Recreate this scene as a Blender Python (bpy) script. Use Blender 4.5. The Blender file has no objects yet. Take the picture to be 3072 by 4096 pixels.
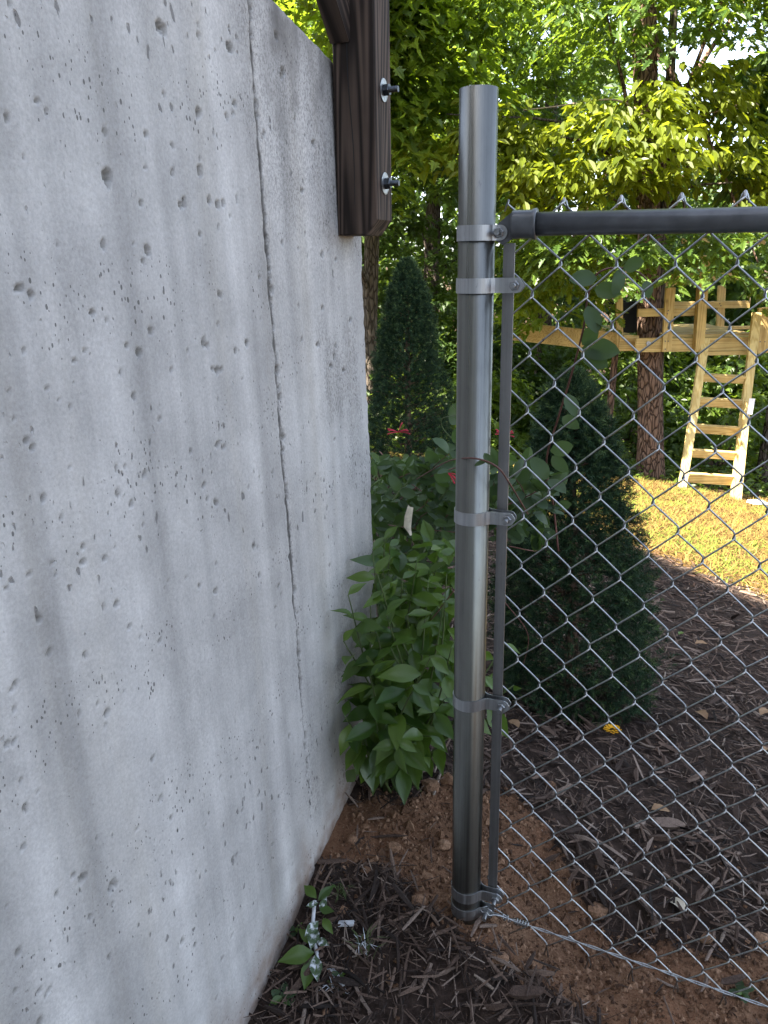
import bpy, math, random
import numpy as np
from mathutils import Vector, Matrix

rng = np.random.default_rng(11)
random.seed(11)
S = bpy.context.scene
COL = S.collection

# ------------------------------------------------------------------ camera
CAM = np.array([0.28735721, -1.17330963, 1.2276])
RC = np.array([[0.93746, 0.09302, -0.33543], [0.34775, -0.29289, 0.89067], [-0.01539, -0.95161, -0.30692]])
FPX = 3150.0
cam_d = bpy.data.cameras.new('camera')
cam = bpy.data.objects.new('camera', cam_d); COL.objects.link(cam)
m = Matrix([[RC[i][0], -RC[i][1], -RC[i][2], CAM[i]] for i in range(3)] + [[0, 0, 0, 1]])
cam.matrix_world = m
cam_d.sensor_fit = 'VERTICAL'; cam_d.sensor_height = 36.0; cam_d.sensor_width = 27.0
cam_d.lens = 36.0 * FPX / 4096.0
cam_d.clip_start = 0.02; cam_d.clip_end = 600
S.camera = cam

# ------------------------------------------------------------------ sky and sun
SUN_H = np.array([-0.609, -0.795]); SUN_H /= np.linalg.norm(SUN_H)
SUN_EL = math.radians(54)
world = bpy.data.worlds.new('World'); S.world = world; world.use_nodes = True
wn = world.node_tree.nodes; wl = world.node_tree.links; wn.clear()
sky = wn.new('ShaderNodeTexSky'); sky.sky_type = 'NISHITA'; sky.sun_disc = False
sky.sun_elevation = SUN_EL; sky.sun_rotation = math.atan2(SUN_H[0], SUN_H[1])
sky.air_density = 0.8; sky.dust_density = 1.2; sky.ozone_density = 0.6
bg = wn.new('ShaderNodeBackground'); bg.inputs[1].default_value = 0.095
wo = wn.new('ShaderNodeOutputWorld')
hs = wn.new('ShaderNodeHueSaturation'); hs.inputs['Saturation'].default_value = 0.62
wl.new(sky.outputs[0], hs.inputs['Color']); wl.new(hs.outputs[0], bg.inputs[0]); wl.new(bg.outputs[0], wo.inputs[0])
sd = bpy.data.lights.new('sun', 'SUN'); sd.energy = 5.0; sd.angle = math.radians(0.53); sd.color = (1.0, 0.93, 0.80)
sun = bpy.data.objects.new('sun', sd); COL.objects.link(sun)
to_sun = Vector((SUN_H[0] * math.cos(SUN_EL), SUN_H[1] * math.cos(SUN_EL), math.sin(SUN_EL)))
sun.rotation_euler = to_sun.to_track_quat('Z', 'Y').to_euler()
sun.location = (-6, -14, 16)
S.view_settings.view_transform = 'Standard'; S.view_settings.look = 'None'
S.view_settings.exposure = 2.87; S.view_settings.gamma = 1.0; S.view_settings.use_curve_mapping = False
S.cycles.max_bounces = 8; S.cycles.transmission_bounces = 4; S.cycles.diffuse_bounces = 4
S.cycles.use_denoising = True

# ------------------------------------------------------------------ helpers
SC = 3072 / 1659.0
FWD = np.array([-0.352, 0.936]); RGT = np.array([0.936, 0.352])

def ray(px, py):
    return RC @ np.array([(px * SC - 1536) / FPX, (py * SC - 2048) / FPX, 1.0])
def P(px, py, Y):                       # place on the vertical plane y = Y
    r = ray(px, py); return CAM + r * ((Y - CAM[1]) / r[1])
def PF(px, py, f):                      # place on the vertical plane f metres ahead
    r = ray(px, py); return CAM + r * (f / (r[0] * FWD[0] + r[1] * FWD[1]))
def TP(r, f):                           # ground plan: r metres to the right, f metres ahead
    return np.array([CAM[0], CAM[1]]) + r * RGT + f * FWD
def PX(px, py, X):
    r = ray(px, py); return CAM + r * ((X - CAM[0]) / r[0])

def vnoise(x, y, seed=0):               # smooth value noise, 0..1
    def h(i, j):
        n = (i.astype(np.int64) * 374761393 + j.astype(np.int64) * 668265263 + seed * 982451653) & 0xFFFFFFFF
        n = ((n ^ (n >> 13)) * 1274126177) & 0xFFFFFFFF
        return ((n ^ (n >> 16)) & 0xFFFF) / 65535.0
    xi = np.floor(x); yi = np.floor(y); fx = x - xi; fy = y - yi
    fx = fx * fx * (3 - 2 * fx); fy = fy * fy * (3 - 2 * fy)
    return (h(xi, yi) * (1 - fx) + h(xi + 1, yi) * fx) * (1 - fy) + (h(xi, yi + 1) * (1 - fx) + h(xi + 1, yi + 1) * fx) * fy
def fbm(x, y, seed=0, o=4):
    s = 0; a = 0.5
    for k in range(o):
        s = s + a * vnoise(x * 2 ** k, y * 2 ** k, seed + k); a *= 0.5
    return s

def mesh_np(name, V, faces, attrs=None, smooth=False):
    """faces: list of int arrays (F x n)"""
    V = np.ascontiguousarray(V, dtype=np.float32).reshape(-1, 3)
    me = bpy.data.meshes.new(name)
    me.vertices.add(len(V)); me.vertices.foreach_set('co', V.ravel())
    if not isinstance(faces, list): faces = [faces]
    faces = [np.asarray(f, dtype=np.int32) for f in faces if len(f)]
    nl = sum(f.size for f in faces); nf = sum(len(f) for f in faces)
    me.loops.add(nl); me.polygons.add(nf)
    li = np.concatenate([f.ravel() for f in faces])
    tot = np.concatenate([np.full(len(f), f.shape[1], dtype=np.int32) for f in faces])
    start = np.concatenate([[0], np.cumsum(tot)[:-1]]).astype(np.int32)
    me.loops.foreach_set('vertex_index', li)
    me.polygons.foreach_set('loop_start', start)
    me.polygons.foreach_set('use_smooth', np.full(nf, smooth))
    me.update(calc_edges=True)
    for k, a in (attrs or {}).items():
        at = me.attributes.new(k, 'FLOAT', 'POINT'); at.data.foreach_set('value', np.ascontiguousarray(a, dtype=np.float32).ravel())
    return me

def obj(name, me, mat=None, parent=None, loc=None, rot=None, **props):
    o = bpy.data.objects.new(name, me); COL.objects.link(o)
    if mat is not None and me is not None:
        if not me.materials: me.materials.append(mat)
    if parent is not None: o.parent = parent
    if loc is not None: o.location = loc
    if rot is not None: o.rotation_euler = rot
    for k, v in props.items(): o[k] = v
    return o
def thing(name, label, cat, loc=(0, 0, 0), group=None):
    o = bpy.data.objects.new(name, None); COL.objects.link(o); o.location = [float(c) for c in loc]
    o.empty_display_size = 0.05
    o['label'] = label; o['category'] = cat
    if group: o['group'] = group
    return o
def tag(o, label, cat, group=None):
    o['label'] = label; o['category'] = cat
    if group: o['group'] = group
    return o

class MB:
    """collects simple solids, then makes one mesh"""
    def __init__(s): s.v = []; s.f = {}; s.n = 0; s.r = []
    def add(s, V, F, r=None):
        V = np.asarray(V, float)
        for f in F: s.f.setdefault(len(f), []).append([i + s.n for i in f])
        s.v.append(V); s.n += len(V); s.r.append(np.full(len(V), random.random() if r is None else r))
        return s
    def box(s, a, b, side, w, t):
        """a bar from a to b: w wide along side, t thick across"""
        a = np.array(a, float); b = np.array(b, float); d = b - a; d /= np.linalg.norm(d)
        side = np.array(side, float); side -= d * (side @ d); side /= np.linalg.norm(side)
        n = np.cross(d, side); V = []
        ch = min(w, t) * 0.06
        for c, dd in ((a, ch), (b, -ch)):
            for k, base in ((0, c), (1, c + d * dd)):
                e = ch if k == 0 else 0
                V += [base + side * (sx * (w / 2 - e)) + n * (sy * (t / 2 - e)) for sx, sy in ((-1, -1), (1, -1), (1, 1), (-1, 1))]
        q = lambda i, j: [(i * 4 + k, i * 4 + (k + 1) % 4, j * 4 + (k + 1) % 4, j * 4 + k) for k in range(4)]
        F = q(0, 1) + q(1, 3) + q(3, 2) + [(3, 2, 1, 0), (8, 9, 10, 11)]
        return s.add(V, F)
    def tube(s, pts, rad, n=8, caps=True):
        V, F = tube_np(pts, rad, n, caps); return s.add(V, F)
    def mesh(s, name, smooth=False):
        return mesh_np(name, np.concatenate(s.v), [np.array(f) for f in s.f.values()], {'rnd': np.concatenate(s.r)}, smooth)

def frames(p):
    p = np.asarray(p, float); t = np.gradient(p, axis=0); t /= np.linalg.norm(t, axis=1)[:, None] + 1e-12
    ref = np.array([0, 0, 1.0]) if abs(t[0][2]) < 0.9 else np.array([1.0, 0, 0])
    u = np.cross(t[0], ref); u /= np.linalg.norm(u); us = []
    for k in range(len(p)):
        u = u - t[k] * (u @ t[k]); u /= np.linalg.norm(u) + 1e-12; us.append(u)
    us = np.array(us); return t, us, np.cross(t, us)
def tube_np(pts, rad, n=8, caps=True):
    p = np.asarray(pts, float); rad = np.broadcast_to(np.asarray(rad, float), (len(p),))
    t, u, w = frames(p); a = np.arange(n) * 2 * math.pi / n
    V = (p[:, None, :] + rad[:, None, None] * (np.cos(a)[None, :, None] * u[:, None, :] + np.sin(a)[None, :, None] * w[:, None, :])).reshape(-1, 3)
    F = []
    for i in range(len(p) - 1):
        for k in range(n):
            k2 = (k + 1) % n; F.append((i * n + k, i * n + k2, (i + 1) * n + k2, (i + 1) * n + k))
    if caps:
        F.append(tuple(range(n - 1, -1, -1))); F.append(tuple(range((len(p) - 1) * n, len(p) * n)))
    return V, F
def smooth_path(pts, n=6):
    p = np.asarray(pts, float)
    if len(p) < 3: return p
    q = np.vstack([2 * p[0] - p[1], p, 2 * p[-1] - p[-2]]); out = []
    for i in range(1, len(q) - 2):
        for t in np.linspace(0, 1, n, endpoint=False):
            a, b, c, d = q[i - 1], q[i], q[i + 1], q[i + 2]
            out.append(0.5 * (2 * b + (c - a) * t + (2 * a - 5 * b + 4 * c - d) * t * t + (3 * b - a - 3 * c + d) * t ** 3))
    out.append(p[-1]); return np.array(out)

# ------------------------------------------------------------------ materials
class NT:
    def __init__(s, name):
        s.m = bpy.data.materials.new(name); s.m.use_nodes = True; s.t = s.m.node_tree; s.t.nodes.clear()
        s.out = s.n('ShaderNodeOutputMaterial')
    def n(s, kind, **kw):
        o = s.t.nodes.new(kind)
        for k, v in kw.items():
            if k.startswith('i_'):
                key = k[2:]; key = int(key) if key.isdigit() else key.replace('_', ' ')
                if isinstance(v, bpy.types.NodeSocket): s.t.links.new(v, o.inputs[key])
                else: o.inputs[key].default_value = v
            else: setattr(o, k, v)
        return o
    def L(s, a, b): s.t.links.new(a, b)
    def pos(s, scale=(1, 1, 1), rot=(0, 0, 0), coord='Object'):
        c = s.n('ShaderNodeTexCoord'); mp = s.n('ShaderNodeMapping'); mp.inputs['Scale'].default_value = scale; mp.inputs['Rotation'].default_value = rot
        s.L(c.outputs[coord], mp.inputs[0]); return mp.outputs[0]
    def noise(s, vec, scale, detail=4, rough=0.55, dist=0.0):
        o = s.n('ShaderNodeTexNoise'); s.L(vec, o.inputs['Vector']); o.inputs['Scale'].default_value = scale
        o.inputs['Detail'].default_value = detail; o.inputs['Roughness'].default_value = rough; o.inputs['Distortion'].default_value = dist
        return o.outputs['Fac']
    def ramp(s, fac, stops, interp='LINEAR'):
        o = s.n('ShaderNodeValToRGB'); o.color_ramp.interpolation = interp; e = o.color_ramp.elements
        while len(e) < len(stops): e.new(0.5)
        for x, (p, c) in zip(e, stops):
            x.position = p; x.color = (c, c, c, 1) if isinstance(c, (int, float)) else (*c, 1)
        s.L(fac, o.inputs[0]); return o.outputs[0]
    def mix(s, fac, a, b, mode='MIX'):
        o = s.n('ShaderNodeMix'); o.data_type = 'RGBA'; o.blend_type = mode
        for sock, v in ((o.inputs[0], fac), (o.inputs[6], a), (o.inputs[7], b)):
            if isinstance(v, bpy.types.NodeSocket): s.L(v, sock)
            else: sock.default_value = v if isinstance(v, (int, float)) else (*v, 1)
        return o.outputs[2]
    def math(s, op, a, b=0.0):
        o = s.n('ShaderNodeMath'); o.operation = op
        for sock, v in ((o.inputs[0], a), (o.inputs[1], b)):
            if isinstance(v, bpy.types.NodeSocket): s.L(v, sock)
            else: sock.default_value = v
        return o.outputs[0]
    def attr(s, name): return s.n('ShaderNodeAttribute', attribute_name=name).outputs['Fac']
    def bump(s, h, strength=0.3, dist=0.01, prev=None):
        o = s.n('ShaderNodeBump'); o.inputs['Strength'].default_value = strength; o.inputs['Distance'].default_value = dist
        s.L(h, o.inputs['Height'])
        if prev is not None: s.L(prev, o.inputs['Normal'])
        return o.outputs[0]
    def pbr(s, col, rough=0.7, metal=0.0, normal=None, spec=0.5, **kw):
        o = s.n('ShaderNodeBsdfPrincipled')
        for k, v in (('Base Color', col), ('Roughness', rough), ('Metallic', metal), ('Specular IOR Level', spec)):
            if isinstance(v, bpy.types.NodeSocket): s.L(v, o.inputs[k])
            else: o.inputs[k].default_value = v if isinstance(v, (int, float)) else (*v, 1)
        if normal is not None: s.L(normal, o.inputs['Normal'])
        return o.outputs[0]
    def done(s, sh): s.L(sh, s.out.inputs[0]); return s.m

def leaf_mat(name, lo, hi, trans, rough=0.42, spec=0.5, tw=0.35, under=None):
    t = NT(name); r = t.attr('rnd')
    inf = t.n('ShaderNodeObjectInfo').outputs['Random']
    v = t.math('FRACT', t.math('ADD', r, inf))
    v = t.math('PINGPONG', t.math('MULTIPLY', v, 2.0), 1.0)
    col = t.ramp(v, [(0.0, lo), (1.0, hi)])
    nz = t.noise(t.pos(), 60, 2)
    col = t.mix(t.math('MULTIPLY', nz, 0.25), col, tuple(c * 0.5 for c in lo))
    if under:
        g = t.n('ShaderNodeNewGeometry').outputs['Backfacing']; col = t.mix(g, col, under)
    p = t.pbr(col, rough, 0, spec=spec)
    tr = t.n('ShaderNodeBsdfTranslucent'); tr.inputs[0].default_value = (*trans, 1)
    mx = t.n('ShaderNodeMixShader'); mx.inputs[0].default_value = tw
    t.L(p, mx.inputs[1]); t.L(tr.outputs[0], mx.inputs[2])
    return t.done(mx.outputs[0])

def mat_concrete():
    t = NT('concrete'); v = t.pos(); vv = t.pos((1, 8, 0.30)); pit = t.attr('pit'); stain = t.attr('stain')
    base = t.ramp(t.noise(vv, 1.6, 4, 0.5), [(0.30, (0.375, 0.366, 0.352)), (0.70, (0.640, 0.624, 0.602))])
    warm = t.ramp(t.noise(t.pos((1, 9, 0.45)), 1.3, 3), [(0.52, 0.0), (0.8, 0.6)])
    base = t.mix(warm, base, (0.46, 0.43, 0.375))
    blot = t.ramp(t.noise(v, 9, 5, 0.6), [(0.3, 0.80), (0.7, 1.08)])
    base = t.mix(1.0, base, blot, 'MULTIPLY')
    gr = t.noise(v, 220, 3, 0.7)
    base = t.mix(1.0, base, t.ramp(gr, [(0.3, 0.86), (0.65, 1.06)]), 'MULTIPLY')
    vor = t.n('ShaderNodeTexVoronoi'); vor.inputs['Scale'].default_value = 75; vor.inputs['Randomness'].default_value = 1.0
    wob = t.n('ShaderNodeVectorMath', operation='ADD')
    nz = t.n('ShaderNodeTexNoise'); nz.inputs['Scale'].default_value = 90; t.L(t.pos((1, 1.0, 0.5)), nz.inputs['Vector'])
    sc = t.n('ShaderNodeVectorMath', operation='SCALE'); sc.inputs['Scale'].default_value = 0.012; t.L(nz.outputs['Color'], sc.inputs[0])
    t.L(t.pos((1, 1.0, 0.5)), wob.inputs[0]); t.L(sc.outputs[0], wob.inputs[1]); t.L(wob.outputs[0], vor.inputs['Vector'])
    size = t.ramp(t.n('ShaderNodeSeparateColor', i_0=vor.outputs['Color']).outputs[0], [(0.50, 0.0), (1.0, 0.27)])
    clus = t.ramp(t.noise(v, 5.5, 2), [(0.36, 0.25), (0.66, 1.0)])
    size = t.math('MULTIPLY', size, clus)
    pore = t.math('LESS_THAN', vor.outputs['Distance'], size)
    pr = t.ramp(t.math('SUBTRACT', vor.outputs['Distance'], size), [(0.0, 0.0), (0.08, 1.0)])
    col = t.mix(t.math('MULTIPLY', pore, 0.72), base, (0.13, 0.125, 0.12))
    v2 = t.n('ShaderNodeTexVoronoi'); v2.inputs['Scale'].default_value = 190; t.L(t.pos((1, 1, 0.6)), v2.inputs['Vector'])
    s2 = t.ramp(t.n('ShaderNodeSeparateColor', i_0=v2.outputs['Color']).outputs[0], [(0.70, 0.0), (1.0, 0.40)])
    s2 = t.math('MULTIPLY', s2, t.ramp(t.noise(v, 8, 3), [(0.38, 0.2), (0.64, 1.0)]))
    col = t.mix(t.math('MULTIPLY', t.math('LESS_THAN', v2.outputs['Distance'], s2), 0.8), col, (0.09, 0.086, 0.08))
    ps = t.mix(t.noise(v, 160, 3), (0.09, 0.085, 0.08), (0.32, 0.31, 0.28))
    col = t.mix(t.math('MULTIPLY', pit, 0.85), col, ps)
    spk = t.ramp(t.noise(t.pos((1, 1, 0.7)), 240, 5, 0.75), [(0.47, 0.0), (0.55, 1.0)])
    dirt = t.math('MULTIPLY', stain, spk)
    dirt = t.math('MAXIMUM', dirt, t.math('SUBTRACT', t.math('MULTIPLY', stain, 2.2), 1.05))
    n2 = t.n('ShaderNodeClamp', i_0=dirt).outputs[0]
    col = t.mix(t.math('MULTIPLY', n2, 0.85), col, (0.055, 0.05, 0.045))
    so = t.attr('soil')
    col = t.mix(t.math('MULTIPLY', so, t.ramp(t.noise(v, 30, 4), [(0.3, 0.3), (0.7, 1.0)])), col, (0.20, 0.125, 0.08))
    b = t.bump(t.noise(v, 130, 5, 0.65), 0.35, 0.004)
    b = t.bump(pr, 0.8, 0.0025, b)
    return t.done(t.pbr(col, 0.88, 0, b, 0.25))

def mat_wood(name, light, dark, scale=1.0, axis=2, gap=(0.35, 0.65), rough=0.75, rings=34.0, wear=0.25, spec=0.25):
    t = NT(name); st = [1, 1, 1]; st[axis] = 0.035; v = t.pos(tuple(st))
    off = t.n('ShaderNodeVectorMath', operation='ADD'); oi = t.n('ShaderNodeObjectInfo').outputs['Random']
    at = t.attr('rnd'); cmb = t.n('ShaderNodeCombineXYZ', i_0=t.math('MULTIPLY', oi, 7.3), i_1=t.math('MULTIPLY', at, 5.1), i_2=t.math('MULTIPLY', at, 3.7))
    t.L(v, off.inputs[0]); t.L(cmb.outputs[0], off.inputs[1]); v = off.outputs[0]
    big = t.noise(v, 5.5 * scale, 3, 0.45)
    ring = t.math('SINE', t.math('MULTIPLY', big, rings * 6.28))
    rr = t.math('ADD', t.math('MULTIPLY', ring, 0.5), 0.5)
    fib = t.noise(t.pos(tuple(1 if k != axis else 0.02 for k in range(3))), 400 * scale, 3, 0.6)
    f = t.math('ADD', t.math('MULTIPLY', rr, 1 - wear), t.math('MULTIPLY', fib, wear))
    col = t.ramp(f, [(gap[0], dark), (gap[1], light)])
    col = t.mix(1.0, col, t.ramp(t.noise(t.pos(), 7 * scale, 3), [(0.3, 0.75), (0.7, 1.15)]), 'MULTIPLY')
    kv = t.n('ShaderNodeTexVoronoi'); kv.inputs['Scale'].default_value = 4.2; kv.inputs['Randomness'].default_value = 1.0
    km = t.n('ShaderNodeVectorMath', operation='ADD'); t.L(t.pos(tuple(1 if k != axis else 0.55 for k in range(3))), km.inputs[0]); t.L(cmb.outputs[0], km.inputs[1]); t.L(km.outputs[0], kv.inputs['Vector'])
    kn = t.ramp(kv.outputs['Distance'], [(0.035, 1.0), (0.075, 0.0)])
    col = t.mix(t.math('MULTIPLY', kn, 0.75), col, tuple(x * 0.35 for x in dark))
    b = t.bump(f, 0.45, 0.0012)
    return t.done(t.pbr(col, rough, 0, b, spec))

def mat_galv(name, c=(0.47, 0.49, 0.51), rough=0.38, streak=True):
    t = NT(name)
    s1 = t.noise(t.pos((60, 60, 0.35)), 2.2, 5, 0.7); s2 = t.noise(t.pos((1, 1, 0.35)), 70, 4, 0.65)
    f = t.mix(0.22, s1, s2)
    col = t.ramp(f, [(0.36, tuple(x * 0.66 for x in c)), (0.60, c)])
    r = t.ramp(s1, [(0.3, rough - 0.06), (0.7, rough + 0.14)])
    sp = t.ramp(t.noise(t.pos((1, 1, 0.25)), 210, 4, 0.75), [(0.62, 0.0), (0.72, 0.7)])
    col = t.mix(sp, col, (0.12, 0.12, 0.12))
    b = t.bump(t.noise(t.pos((40, 40, 1)), 6, 3), 0.10, 0.001)
    return t.done(t.pbr(col, r, 1.0, b))

def mat_simple(name, col, rough=0.5, metal=0.0, spec=0.5, nscale=80, var=0.25, bump=0.1):
    t = NT(name); n = t.noise(t.pos(), nscale, 4)
    c = t.mix(1.0, col, t.ramp(n, [(0.3, 1 - var), (0.7, 1 + var)]), 'MULTIPLY')
    return t.done(t.pbr(c, rough, metal, t.bump(n, bump, 0.002), spec))

def mat_rnd(name, stops, rough=0.85, spec=0.2, bump=0.3, bscale=300, stretch=None):
    t = NT(name); r = t.attr('rnd'); col = t.ramp(r, stops)
    v = t.pos(); n = t.noise(v, bscale, 3, 0.6)
    col = t.mix(1.0, col, t.ramp(n, [(0.3, 0.6), (0.7, 1.3)]), 'MULTIPLY')
    return t.done(t.pbr(col, rough, 0, t.bump(n, bump, 0.003), spec))

def mat_ground():
    t = NT('ground_soil'); v = t.pos(); d = t.attr('dirt'); l = t.attr('lawn')
    n1 = t.noise(v, 45, 6, 0.7); n2 = t.noise(v, 4, 4); n3 = t.noise(v, 260, 3, 0.7)
    mul = t.ramp(n1, [(0.3, (0.016, 0.012, 0.010)), (0.7, (0.075, 0.052, 0.041))])
    dirt = t.ramp(t.math('ADD', t.math('MULTIPLY', n1, 0.5), t.math('MULTIPLY', n3, 0.5)), [(0.34, (0.082, 0.045, 0.027)), (0.52, (0.185, 0.106, 0.063)), (0.7, (0.29, 0.182, 0.113))])
    dirt = t.mix(t.ramp(n2, [(0.4, 0.0), (0.7, 0.5)]), dirt, (0.19, 0.085, 0.045))
    lawn = t.ramp(t.noise(v, 22, 6, 0.7), [(0.3, (0.045, 0.022, 0.008)), (0.55, (0.125, 0.068, 0.020)), (0.75, (0.19, 0.120, 0.038))])
    lawn = t.mix(t.ramp(t.noise(v, 3.0, 4), [(0.52, 0.0), (0.72, 0.5)]), lawn, (0.065, 0.085, 0.014))
    wood = t.ramp(n1, [(0.3, (0.02, 0.014, 0.009)), (0.7, (0.085, 0.050, 0.028))])
    e = t.math('MULTIPLY', t.math('SUBTRACT', n1, 0.5), 0.9)
    def th(a): return t.ramp(t.math('ADD', a, e), [(0.42, 0.0), (0.58, 1.0)])
    c = t.mix(th(d), mul, dirt); c = t.mix(th(l), c, lawn); c = t.mix(th(t.attr('wood')), c, wood)
    b = t.bump(n1, 0.6, 0.02); b = t.bump(n3, 0.5, 0.004, b)
    return t.done(t.pbr(c, 0.95, 0, b, 0.1))

def mat_bark(name, a, b_, sc=1.0, moss=0.0):
    t = NT(name); v = t.pos((1, 1, 0.28)); vo = t.n('ShaderNodeTexVoronoi'); vo.feature = 'DISTANCE_TO_EDGE'
    wob = t.n('ShaderNodeVectorMath', operation='ADD'); nz = t.n('ShaderNodeTexNoise'); nz.inputs['Scale'].default_value = 9 * sc
    t.L(v, nz.inputs['Vector']); s2 = t.n('ShaderNodeVectorMath', operation='SCALE'); s2.inputs['Scale'].default_value = 0.10; t.L(nz.outputs['Color'], s2.inputs[0])
    t.L(v, wob.inputs[0]); t.L(s2.outputs[0], wob.inputs[1]); t.L(wob.outputs[0], vo.inputs['Vector']); vo.inputs['Scale'].default_value = 30 * sc
    e = t.ramp(vo.outputs['Distance'], [(0.0, 0.0), (0.16, 1.0)])
    n = t.noise(t.pos((1, 1, 0.3)), 60 * sc, 4, 0.65)
    col = t.mix(e, b_, t.mix(n, tuple(x * 0.65 for x in a), tuple(x * 1.25 for x in a)))
    h = t.math('ADD', e, t.math('MULTIPLY', n, 0.5))
    return t.done(t.pbr(col, 0.92, 0, t.bump(h, 0.8, 0.02), 0.15))

M = {}
M['concrete'] = mat_concrete()
M['dark_wood'] = mat_wood('weathered_brown_wood', (0.098, 0.069, 0.053), (0.020, 0.014, 0.011), 1.0, 2, (0.22, 0.84), 0.78, rings=42, wear=0.3)
M['lumber_h'] = mat_wood('new_lumber_across', (0.56, 0.41, 0.17), (0.40, 0.26, 0.09), 1.0, 0, (0.1, 0.6), 0.7, rings=22, wear=0.3)
M['lumber_v'] = mat_wood('new_lumber_upright', (0.56, 0.41, 0.17), (0.40, 0.26, 0.09), 1.0, 2, (0.1, 0.6), 0.7, rings=22, wear=0.3)
M['ladder_wood'] = mat_wood('ladder_lumber', (0.64, 0.50, 0.22), (0.50, 0.35, 0.12), 1.0, 2, (0.1, 0.6), 0.7, rings=22, wear=0.3)
M['galv'] = mat_galv('galvanised_steel', (0.205, 0.21, 0.196), 0.29)
M['galv2'] = mat_galv('galvanised_fitting', (0.46, 0.475, 0.49), 0.42)
M['wire'] = mat_galv('galvanised_wire', (0.43, 0.445, 0.455), 0.28)
M['bar'] = mat_galv('tension_bar_steel', (0.30, 0.30, 0.30), 0.5)
M['black'] = mat_simple('black_coated_steel', (0.075, 0.081, 0.090), 0.28, 0, 0.6, 40, 0.3, 0.03)
M['bolt'] = mat_simple('bolt_steel', (0.30, 0.31, 0.32), 0.42, 1.0, 0.5, 150, 0.3, 0.1)
M['boltblack'] = mat_simple('dark_bolt_steel', (0.09, 0.10, 0.11), 0.4, 1.0, 0.5, 150, 0.3, 0.1)
M['ground'] = mat_ground()
M['chip'] = mat_rnd('mulch_chip', [(0.0, (0.018, 0.014, 0.012)), (0.42, (0.073, 0.048, 0.036)), (0.78, (0.155, 0.107, 0.081)), (0.95, (0.22, 0.170, 0.138)), (1.0, (0.26, 0.21, 0.17))], 0.82, 0.25, 0.5, 350)
M['redchip'] = mat_rnd('dry_mulch_chip', [(0.0, (0.05, 0.028, 0.018)), (0.6, (0.15, 0.085, 0.055)), (1.0, (0.28, 0.18, 0.12))], 0.85, 0.2, 0.4, 300)
M['clod'] = mat_rnd('soil_clod', [(0.0, (0.075, 0.044, 0.029)), (0.6, (0.180, 0.102, 0.061)), (1.0, (0.32, 0.20, 0.127))], 0.95, 0.1, 0.6, 260)
M['straw'] = mat_rnd('dry_grass', [(0.0, (0.055, 0.028, 0.010)), (0.5, (0.155, 0.098, 0.025)), (0.86, (0.235, 0.172, 0.047)), (0.9, (0.075, 0.115, 0.014)), (1.0, (0.14, 0.185, 0.024))], 0.8, 0.2, 0.1, 100)
M['bark'] = mat_bark('oak_bark', (0.21, 0.135, 0.098), (0.035, 0.022, 0.016))
M['bark2'] = mat_bark('grey_bark', (0.13, 0.105, 0.085), (0.035, 0.027, 0.02), 0.8)
M['twig'] = mat_simple('pale_twig', (0.30, 0.22, 0.15), 0.7, 0, 0.3, 60, 0.3, 0.3)
M['oakleaf'] = leaf_mat('oak_leaf', (0.030, 0.070, 0.012), (0.105, 0.165, 0.028), (0.27, 0.38, 0.03), 0.4, 0.40, 0.40)
M['mapleleaf'] = leaf_mat('maple_leaf', (0.036, 0.076, 0.012), (0.12, 0.180, 0.022), (0.36, 0.48, 0.03), 0.40, 0.45, 0.45)
M['chestleaf'] = leaf_mat('chestnut_oak_leaf', (0.06, 0.09, 0.010), (0.14, 0.165, 0.018), (0.38, 0.44, 0.02), 0.40, 0.28, 0.45)
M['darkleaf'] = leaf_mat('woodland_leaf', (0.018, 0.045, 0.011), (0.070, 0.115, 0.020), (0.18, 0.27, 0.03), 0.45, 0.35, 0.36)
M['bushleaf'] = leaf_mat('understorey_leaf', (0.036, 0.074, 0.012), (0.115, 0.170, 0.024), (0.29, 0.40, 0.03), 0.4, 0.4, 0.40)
M['laurel'] = leaf_mat('shrub_leaf', (0.030, 0.075, 0.014), (0.105, 0.175, 0.022), (0.16, 0.30, 0.03), 0.33, 0.5, 0.25)
M['honey'] = leaf_mat('honeysuckle_leaf', (0.015, 0.038, 0.012), (0.056, 0.102, 0.026), (0.13, 0.22, 0.04), 0.48, 0.30, 0.25, under=(0.045, 0.078, 0.036))
M['needle'] = mat_rnd('spruce_needle', [(0.0, (0.008, 0.024, 0.013)), (0.6, (0.029, 0.062, 0.027)), (1.0, (0.090, 0.140, 0.045))], 0.6, 0.15, 0.0, 50)
M['stem'] = mat_simple('green_stem', (0.07, 0.10, 0.03), 0.6, 0, 0.4, 60, 0.3, 0.1)
M['redstem'] = mat_simple('reddish_stem', (0.13, 0.055, 0.045), 0.6, 0, 0.4, 60, 0.3, 0.1)
M['flower'] = mat_simple('red_flower', (0.42, 0.02, 0.045), 0.5, 0, 0.4, 60, 0.25, 0.1)
M['yellow'] = mat_simple('yellow_petal', (0.70, 0.36, 0.01), 0.6, 0, 0.3, 60, 0.2, 0.1)
M['pale'] = mat_simple('withered_leaf', (0.52, 0.47, 0.36), 0.8, 0, 0.2, 70, 0.25, 0.4)
M['tan'] = mat_simple('dry_leaf', (0.24, 0.155, 0.09), 0.8, 0, 0.2, 70, 0.35, 0.4)
M['white'] = mat_simple('white_paint_overspray', (0.55, 0.57, 0.60), 0.7, 0, 0.3, 90, 0.2, 0.3)
def mat_splash():
    t = NT('white_splashed_leaf'); n = t.ramp(t.noise(t.pos((1, 1, 1)), 3.5, 4, 0.6), [(0.49, 0.0), (0.64, 1.0)])
    return t.done(t.pbr(t.mix(n, (0.06, 0.095, 0.045), (0.60, 0.63, 0.66)), 0.65, 0, None, 0.3))
M['splash'] = mat_splash()
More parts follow.
